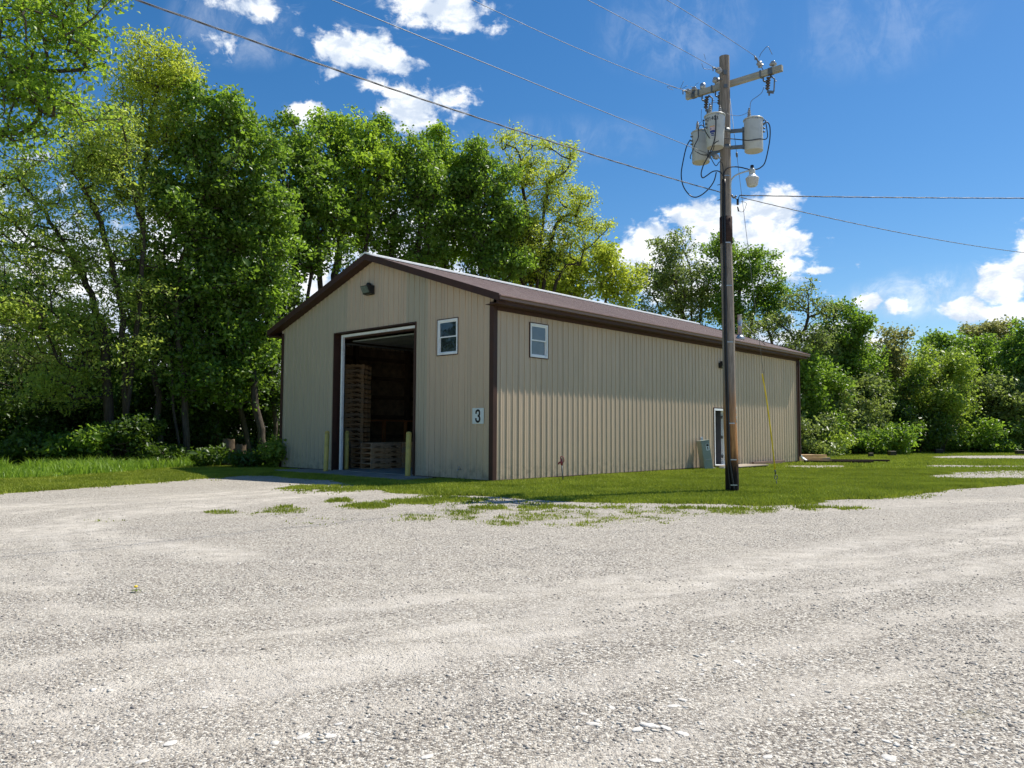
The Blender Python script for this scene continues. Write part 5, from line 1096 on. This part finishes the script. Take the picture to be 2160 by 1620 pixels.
T('maple_tree', 'round maple crown right of the roof peak', 38, [[(835, 960), (830, 700), (825, 560), (835, 430)], [(830, 620), (880, 520), (890, 440)]], [(825, 290, 45, 42), (860, 330, 55, 50), (840, 400, 90, 70), (880, 470, 80, 60), (800, 500, 60, 50), (870, 540, 70, 40), (895, 400, 50, 70), (790, 340, 35, 40)], 430, 60, .32, .16, 'maple', 62, GB, r0=.2, bk='bark2')
T('maple_tree', 'maple crown over the middle of the front roof slope', 40, [[(940, 960), (938, 700), (935, 560), (940, 430)], [(938, 640), (990, 520)]], [(925, 310, 40, 42), (960, 350, 50, 50), (935, 420, 85, 70), (960, 510, 80, 60), (900, 560, 60, 40), (985, 400, 50, 70), (890, 350, 30, 40)], 400, 60, .33, .17, 'bright', 63, GB, r0=.2, bk='bark2')
T('maple_tree', 'dark maple crown beside the yellow green tree', 39, [[(1020, 960), (1020, 700), (1015, 560), (1015, 440)]], [(1010, 330, 38, 40), (1025, 400, 60, 60), (1010, 480, 75, 70), (1040, 560, 70, 55), (980, 400, 40, 50)], 370, 60, .32, .16, 'maple', 64, GB, r0=.18, bk='bark2')
T('honey_locust', 'airy yellow green tree towering over the middle of the roof', 41, [[(1105, 960), (1102, 700), (1102, 580), (1112, 470), (1100, 380), (1095, 320)], [(1102, 600), (1160, 520), (1200, 450)], [(1105, 520), (1150, 430), (1180, 370)], [(1112, 640), (1170, 600), (1230, 560)]], [(1085, 300, 42, 32), (1120, 330, 50, 40), (1160, 380, 60, 50), (1200, 330, 34, 22), (1110, 420, 70, 60), (1190, 440, 65, 50), (1225, 420, 32, 28), (1160, 510, 90, 50), (1220, 490, 40, 40), (1240, 530, 34, 26), (1070, 370, 30, 50), (1130, 560, 100, 40), (1250, 480, 34, 30)], 640, 28, .34, .13, 'yellow', 65, GB, r0=.2, aspect=.5, bk='bark2', flat=.4)
T('maple_tree', 'dark green lower crown under the airy yellow green tree', 42, [[(1060, 960), (1062, 700), (1065, 580)], [(1062, 700), (1120, 600)]], [(1070, 540, 60, 45), (1120, 560, 60, 40), (1100, 490, 45, 40)], 220, 60, .32, .16, 'shade', 66, GB, r0=.16)
T('young_tree', 'bushy lemon green tree low above the roof ridge', 46, [[(1215, 960), (1210, 720), (1215, 640)], [(1210, 720), (1280, 620)]], [(1215, 595, 75, 42), (1280, 580, 45, 45), (1180, 620, 60, 36), (1300, 620, 35, 40), (1295, 530, 22, 20), (1250, 550, 40, 30), (1325, 600, 36, 50), (1150, 600, 70, 40)], 460, 44, .34, .16, 'yellow', 67, GB, r0=.14)
T('elm_tree', 'open multi stemmed tree left of the pole', 50, [[(1445, 960), (1450, 760), (1440, 650), (1415, 570), (1405, 520)], [(1450, 740), (1480, 640), (1490, 560)], [(1448, 740), (1400, 680), (1375, 620)], [(1450, 760), (1460, 620), (1440, 520)]], [(1420, 530, 50, 34), (1380, 590, 45, 45), (1450, 590, 70, 50), (1400, 650, 65, 40), (1480, 650, 70, 45), (1435, 505, 25, 18)], 400, 26, .38, .16, 'olive', 68, GB, r0=.17, bk='bark2', seg=.6)
T('elm_tree', 'wide open crowned tree directly behind the pole', 49, [[(1545, 960), (1548, 760), (1545, 660), (1530, 580), (1510, 530)], [(1548, 740), (1590, 650), (1620, 600)], [(1546, 700), (1560, 600), (1565, 540)]], [(1510, 525, 40, 26), (1560, 545, 50, 30), (1600, 590, 50, 36), (1540, 600, 60, 45), (1630, 640, 35, 45), (1560, 660, 70, 45), (1610, 550, 25, 18)], 430, 30, .38, .16, 'maple', 69, GB, r0=.18, bk='bark2', seg=.6)
T('cherry_tree', 'sparse dark limbed tree past the end of the roof', 45, [[(1660, 960), (1662, 800), (1668, 740), (1700, 690), (1706, 640), (1700, 600)], [(1662, 800), (1630, 730), (1610, 690)], [(1668, 745), (1720, 730), (1760, 700)]], [(1700, 605, 20, 16), (1688, 640, 35, 26), (1735, 660, 30, 30), (1650, 690, 45, 28), (1720, 710, 50, 26), (1600, 700, 40, 30), (1690, 740, 60, 30)], 290, 16, .33, .14, 'olive', 70, GB, r0=.17, bk='bark2', seg=.5)
# right wood
rt = [
 ('poplar_tree', 'green tree with bare upper stems just right of the building', 50, [[(1768, 965), (1768, 800), (1762, 700), (1752, 640)], [(1768, 800), (1800, 700)]], [(1775, 665, 30, 30), (1800, 690, 40, 26), (1750, 730, 45, 40), (1800, 760, 60, 50), (1740, 800, 50, 50)], 300, 40, 'maple', .16),
 ('elm_tree', 'tree with brownish leaves and a long leaning limb', 52, [[(1815, 965), (1820, 820), (1850, 760), (1890, 710)], [(1820, 820), (1800, 740)]], [(1890, 712, 34, 18), (1860, 740, 45, 24), (1830, 790, 60, 46), (1900, 770, 35, 36), (1840, 850, 60, 50)], 300, 20, 'brownish', .15),
 ('ash_tree', 'pale sparse tree in the gap of the wood', 56, [[(1885, 960), (1885, 850), (1880, 790)]], [(1900, 770, 34, 44), (1880, 830, 50, 40), (1915, 820, 40, 44)], 190, 18, 'olive', .15),
 ('maple_tree', 'round green crown right of the gap in the wood', 58, [[(2000, 955), (2000, 850), (2005, 780)]], [(1975, 735, 34, 30), (2010, 720, 40, 22), (2040, 750, 50, 40), (1985, 780, 60, 40), (2050, 800, 60, 50)], 400, 44, 'maple', .18),
 ('elm_tree', 'rust tinged tree top above the far wood', 60, [[(2095, 950), (2095, 850), (2090, 760)]], [(2090, 695, 40, 18), (2060, 705, 30, 18), (2120, 720, 50, 30), (2080, 740, 60, 36), (2130, 790, 60, 50)], 400, 30, 'brownish', .18),
 ('maple_tree', 'dark green tree cut by the frame edge', 54, [[(2170, 955), (2172, 850), (2175, 780)]], [(2150, 780, 50, 55), (2190, 740, 60, 60), (2165, 860, 60, 50), (2160, 700, 20, 22)], 360, 50, 'maple', .18),
 ('olive_tree', 'grey green tree with a forked dark trunk', 52, [[(2085, 960), (2090, 900), (2098, 830)], [(2090, 900), (2130, 860)]], [(2100, 830, 40, 40), (2140, 850, 40, 40), (2120, 890, 50, 40)], 260, 56, 'olive', .12),
 ('ash_tree', 'mid green tree in the middle of the far wood', 54, [[(1945, 960), (1945, 860), (1950, 800)]], [(1945, 830, 50, 44), (1925, 880, 50, 44), (1970, 790, 40, 36)], 300, 44, 'olive', .17)]
for k, (nm, lab, Yd, tr, bb, nt_, per, lm, r0_) in enumerate(rt): T(nm, lab, Yd, tr, bb, nt_, per, .40, .19, lm, 80+k, GR, r0=r0_, seg=.6, bk='bark2')
def lumps(u, v, ru, rv, sd):
    q = random.Random(900+sd); out = [(u, v+rv*.45, ru*.9, rv*.55, 0, .7)]
    for _ in range(11):
        a = q.uniform(-1, 1); b_ = q.uniform(-1, .9); f = q.uniform(.16, .42); out.append((u+a*ru*.95, v+b_*rv*(1.05-.25*abs(a)), ru*f, rv*f*q.uniform(.8, 1.6), q.uniform(-1.5, 1.5), 1.4))
    return out
rb = [(1710, 890, 50, 70, 45, 'maple', 'tall dark shrub against the far end of the building'), (1712, 935, 34, 30, 43, 'olive', 'low shrub behind the tan lumber'), (1765, 905, 50, 55, 46, 'olive', 'shrub above the start of the long boards'), (1758, 945, 18, 18, 43.5, 'fresh', 'little lemon green bush at the lawn edge'), (1822, 900, 55, 58, 48, 'olive', 'wide olive shrub above the long boards'), (1850, 935, 45, 26, 46, 'maple', 'low green shrub behind the smallest timber block'), (1890, 900, 50, 55, 50, 'shade', 'dark shrub behind the tall timber block'), (1990, 862, 50, 66, 50, 'fresh', 'large bright yellow green bush in front of the wood'), (1940, 915, 45, 42, 49, 'shade', 'dark shrub left of the bright bush'), (2045, 900, 45, 50, 53, 'olive', 'olive shrub right of the bright bush'), (2050, 930, 50, 24, 51, 'maple', 'low shrub behind the gravel drive'), (2105, 915, 50, 34, 53, 'maple', 'shrub under the forked grey green tree'), (2160, 905, 45, 46, 52, 'olive', 'wide shrub at the frame edge'), (2230, 900, 60, 60, 53, 'maple', 'shrub just past the frame edge'), (1800, 850, 50, 60, 52, 'olive', 'tall olive thicket behind the boards'), (1870, 860, 50, 55, 54, 'maple', 'tall green thicket below the leaning limb'), (1735, 820, 45, 60, 50, 'olive', 'tall thicket beside the far wall'), (2080, 850, 50, 60, 57, 'maple', 'tall green thicket in the far wood')]
rb = [(u, v-(26 if rv > 40 else 2), ru*1.28, rv*1.35, Yd, lm, lab) for u, v, ru, rv, Yd, lm, lab in rb]
for k, (u, v, ru, rv, Yd, lm, lab) in enumerate(rb):
    T('shrub', lab, Yd, [[(u, 965), (u, v+rv*.4), (u+3, v)], [(u, 965), (u-ru*.4, v)], [(u, 965), (u+ru*.4, v)]], lumps(u, v, ru, rv, k), int(80+ru*rv*.055), 46, .38, .165, lm, 120+k, 'shrubs along the far lawn edge', 'shrub', r0=.05, r_twig=.008, seg=.5)
# undergrowth masses
def undergrowth(name, lab, pts, n, h, size, lm, seed, width):
    rs = np.random.default_rng(seed); P = [np.array(p) for p in pts]; c = []
    for a, b_ in zip(P[:-1], P[1:]):
        m = int(n*np.linalg.norm(b_-a)/sum(np.linalg.norm(q-p) for p, q in zip(P[:-1], P[1:]))); t = rs.random(m)[:, None]; q = a+(b_-a)*t; d = (b_-a)/np.linalg.norm(b_-a); nrm = np.array([-d[1], d[0]]); w = rs.random(m)
        q = q+nrm*(w*width)[:, None]; hh = h*(.25+.75*w)*(.5+fbm(q[:, 0]*.6, q[:, 1]*.6, seed)); c.append(np.stack([q[:, 0], q[:, 1], rs.random(m)*hh], -1))
    c = np.concatenate(c); k = ~inside_building(c[:, 0], c[:, 1], .3); c = c[k]
    V, F, a = leaf_cloud(c, 9, .22, size, rs); V[:, 2] = np.abs(V[:, 2])
    tag(link(name, mesh_np(name, V, F, 3, {'v': a}), L[lm]), lab, 'undergrowth', None, 'stuff')
g_ = lambda u, v: gnd(u, v)[:2]
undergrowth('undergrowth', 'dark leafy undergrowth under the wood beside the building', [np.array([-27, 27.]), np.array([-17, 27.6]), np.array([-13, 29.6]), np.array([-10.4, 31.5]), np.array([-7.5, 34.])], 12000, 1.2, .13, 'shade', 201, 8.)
undergrowth('undergrowth', 'green undergrowth along the foot of the far wood', [np.array([15.5, 42.]), np.array([21, 46.]), np.array([27, 51.5]), np.array([36, 56.]), np.array([50, 60.])], 14000, 1.5, .2, 'maple', 202, 7.)
undergrowth('undergrowth', 'brush between the wood and the back wall', [np.array([-6, 34.]), np.array([3, 42.]), np.array([15.5, 46.])], 6000, 1.8, .2, 'shade', 203, 6.)
# stumps and fallen branches at the wood edge
for (u, v, h, r, lab) in ((482, 958, .75, .22, 'broad weathered stump by the building corner'), (508, 958, .62, .20, 'smaller pale stump next to the leaning maple')):
    p = at(u, v, 27.0); b = MB(); rr = random.Random(u); k = 12; V = []
    for i, z in enumerate((-.2, .1, .3, .55, .8, 1.0)):
        for j in range(k):
            a = 2*math.pi*j/k; q = r*(1.15-.25*z)*(1+rr.uniform(-.08, .08)); V.append((q*math.cos(a), q*math.sin(a), h*1.2*z+(rr.uniform(-.08, .10) if i == 5 else 0)))
    b.add(V, [(i*k+j, i*k+(j+1) % k, (i+1)*k+(j+1) % k, (i+1)*k+j) for i in range(5) for j in range(k)], True); b.add([V[5*k+j] for j in range(k)], [tuple(range(k))])
    tag(b.build('tree_stump', M['stump'], None, (p[0], p[1], 0)), lab, 'stump')
for k, (pts, r, lab) in enumerate([([(232, 940), (262, 935), (295, 928), (325, 940), (345, 958)], .03, 'long arched fallen branch before the slender tree'), ([(240, 945), (290, 955), (328, 958)], .022, 'straight fallen branch below the arched one'), ([(548, 968), (562, 975), (575, 982)], .03, 'short dead branch by the leaning maple'), ([(0, 853), (20, 850), (32, 842)], .015, 'thin pale twig reaching in from the frame edge')]):
    P = [at(u, v, 26.3) for u, v in pts]; o_ = P[0].copy(); o_[2] = 0 if k != 3 else P[0][2]
    tag(MB().tube(smooth_path([q-o_ for q in P], 4), list(np.linspace(r, r*.4, (len(P)-1)*4+1)), 6).build('fallen_branch', M['bark'], None, tuple(o_)), lab, 'branch')
# dandelion in gravel
p = gnd(286, 1248); e = empty('dandelion', p); tag(e, 'single yellow dandelion growing in the gravel', 'flower')
MB().tube([(0, 0, 0), (.005, 0, .035)], .002, 5).build('stem', L['grass'], e)
MB().lathe([(.003, .03), (.016, .038), (.014, .046), (.004, .05)], 12).build('flower_head', M['yellowp'], e)
b = MB()
for k in range(7):
    a = k*.9; l_ = .05; c_, s_ = math.cos(a), math.sin(a); b.add([(0, 0, .004), (c_*l_*.5-s_*.008, s_*l_*.5+c_*.008, .015), (c_*l_, s_*l_, .008), (c_*l_*.5+s_*.008, s_*l_*.5-c_*.008, .015)], [(0, 1, 2, 3)])
b.build('leaf_rosette', L['grass'], e)
# ================================================================= SKY, SUN, CAMERA
SUN = np.array([.897*math.cos(R(57.5)), .4415*math.cos(R(57.5)), math.sin(R(57.5))]); SUN /= np.linalg.norm(SUN)
sun = bpy.data.lights.new('sun', 'SUN'); sun.energy = 5.0; sun.angle = R(.55); sun.color = (1, .945, .865)
so = bpy.data.objects.new('sun', sun); COL.objects.link(so); so.rotation_euler = Vector(SUN).to_track_quat('Z', 'Y').to_euler()
w = bpy.data.worlds.new('World'); scene.world = w; w.use_nodes = True; nt = w.node_tree; nt.nodes.clear(); g = N(nt)
sky = g.n('ShaderNodeTexSky', sky_type='NISHITA'); sky.sun_disc = False; sky.sun_elevation = R(57.5); sky.sun_rotation = math.atan2(SUN[0], SUN[1]); sky.air_density = 1.0; sky.dust_density = .4; sky.ozone_density = 3.0; sky.altitude = 200
hs = g.n('ShaderNodeHueSaturation'); hs.inputs['Saturation'].default_value = 1.33; hs.inputs['Value'].default_value = 1.02; g.l(sky.outputs[0], hs.inputs['Color'])
tcn = g.n('ShaderNodeTexCoord').outputs['Generated']; sx = g.n('ShaderNodeSeparateXYZ'); g.l(tcn, sx.inputs[0])
az = g.math('ARCTAN2', sx.outputs[0], sx.outputs[1]); el = g.math('ARCSINE', sx.outputs[2])
def azel(u, v): d = ray(u, v); d = d/np.linalg.norm(d); return math.atan2(d[0], d[1]), math.asin(d[2])
cv = g.n('ShaderNodeCombineXYZ'); g.l(az, cv.inputs[0]); g.l(g.math('MULTIPLY', el, 1.35), cv.inputs[1])
warp = g.noise(cv.outputs[0], 16, 5, .6); fineN = g.noise(cv.outputs[0], 34, 8, .62, .3); wisp = g.noise(g.scale(cv.outputs[0], (1, 2.2, 1)), 12, 8, .66, 1.2)
clouds = [(755, 108, 105, 48, 1.15), (700, 150, 30, 30, .6), (830, 130, 55, 30, .9), (930, 22, 120, 45, 1.05), (980, 50, 80, 25, .7), (648, 243, 42, 28, 1.1), (860, 235, 62, 62, 1.1), (830, 200, 30, 20, .8), (955, 215, 50, 34, .8), (785, 178, 40, 26, .55), (630, 75, 22, 40, .6), (520, 10, 100, 34, .6), (480, 90, 40, 24, .42),
 (1490, 462, 95, 42, 1.25), (1390, 505, 75, 42, 1.2), (1620, 440, 75, 42, 1.2), (1560, 520, 140, 60, 1.3), (1640, 560, 60, 40, 1.05), (1340, 540, 60, 30, 1.0), (1725, 572, 46, 11, .95), (1835, 636, 42, 26, 1.2), (1885, 645, 44, 20, 1.2), (2120, 600, 66, 62, 1.3), (2190, 560, 70, 80, 1.3), (2050, 655, 60, 30, 1.), (2150, 660, 100, 40, 1.1), (1480, 600, 260, 60, 1.0), (1700, 715, 170, 45, .9),
 (120, 640, 420, 170, 1.2), (520, 560, 320, 130, 1.1), (900, 520, 260, 90, 1.0), (350, 800, 700, 130, 1.3), (-300, 500, 400, 300, 1.1), (2500, 600, 300, 120, 1.1)]
dens = None
for (u, v, ru, rv, s_) in clouds:
    a0, e0 = azel(u, v); a1, _ = azel(u+ru, v); _, e1 = azel(u, v-rv); ra = abs(a1-a0); re = abs(e1-e0)
    dx = g.math('MULTIPLY', g.math('SUBTRACT', az, a0), 1/ra); dy = g.math('MULTIPLY', g.math('SUBTRACT', el, e0), 1/re)
    q = g.math('MULTIPLY', g.math('SUBTRACT', 1.25, g.math('SQRT', g.math('ADD', g.math('MULTIPLY', dx, dx), g.math('MULTIPLY', dy, dy)))), s_)
    dens = q if dens is None else g.math('MAXIMUM', dens, q)
# clouds elsewhere round the sky (behind the camera)
back = g.math('SUBTRACT', g.math('MULTIPLY', g.mapr(g.noise(cv.outputs[0], 2.2, 6, .6), .52, .66, 0, 3), g.math('GREATER_THAN', g.math('ABSOLUTE', az), 1.0)), 2); dens = g.math('MAXIMUM', dens, back)
nn = g.math('ADD', g.math('MULTIPLY', g.math('SUBTRACT', warp, .5), 1.7), g.math('ADD', g.math('MULTIPLY', g.math('SUBTRACT', fineN, .5), 1.9), g.math('MULTIPLY', g.math('SUBTRACT', wisp, .5), .8)))
dd = g.math('ADD', dens, nn); cover = g.mapr(dd, .14, .74)
thin = g.math('MULTIPLY', g.mapr(wisp, .52, .8), g.mapr(dens, -.35, .3, 0, .3)); cover = g.math('MAXIMUM', cover, thin)
veil = None
for (u, v, ru, rv, s_) in ((1430, 60, 190, 120, .07), (1850, 50, 230, 130, .06), (1960, 620, 200, 60, .30), (500, 60, 140, 90, .14), (560, 30, 60, 50, .15), (1160, 300, 260, 60, .05)):
    a0, e0 = azel(u, v); a1, _ = azel(u+ru, v); _, e1 = azel(u, v-rv)
    dx = g.math('MULTIPLY', g.math('SUBTRACT', az, a0), 1/abs(a1-a0)); dy = g.math('MULTIPLY', g.math('SUBTRACT', el, e0), 1/abs(e1-e0))
    q = g.mapr(g.math('ADD', g.math('MULTIPLY', dx, dx), g.math('MULTIPLY', dy, dy)), 1.3, 0, 0, s_); veil = q if veil is None else g.math('MAXIMUM', veil, q)
cover = g.math('MAXIMUM', cover, g.math('MULTIPLY', veil, g.mapr(g.noise(g.scale(cv.outputs[0], (2.2, 1, 1)), 9, 8, .68, 1.0), .38, .68, .15, 1.9)))
shade = g.noise(g.scale(cv.outputs[0], (1, 1.2, 1)), 20, 7, .6, .4)
ccol = g.mix(g.mapr(g.math('ADD', shade, g.math('MULTIPLY', g.math('SUBTRACT', fineN, .5), .5)), .36, .64), (5.6, 6.4, 7.6), (9.6, 9.8, 9.9))
col = g.mix(cover, hs.outputs[0], ccol)
bg = g.n('ShaderNodeBackground'); bg.inputs[1].default_value = .098; g.l(col, bg.inputs[0]); g.l(bg.outputs[0], g.n('ShaderNodeOutputWorld').inputs[0])
cam = bpy.data.cameras.new('camera'); co = bpy.data.objects.new('camera', cam); COL.objects.link(co); scene.camera = co
cam.sensor_fit = 'HORIZONTAL'; cam.sensor_width = 36; cam.lens = 36*FPX/2160; cam.clip_end = 3000; cam.clip_start = .05
mw = Matrix(((cR[0], cU[0], -cF[0], 0), (cR[1], cU[1], -cF[1], 0), (cR[2], cU[2], -cF[2], H), (0, 0, 0, 1))); co.matrix_world = mw
scene.view_settings.view_transform = 'Standard'; scene.view_settings.look = 'None'; scene.view_settings.exposure = .34; scene.view_settings.gamma = 1
scene.render.engine = 'CYCLES'
cy_ = scene.cycles; cy_.max_bounces = 7; cy_.diffuse_bounces = 4; cy_.glossy_bounces = 3; cy_.transmission_bounces = 4; cy_.transparent_max_bounces = 6
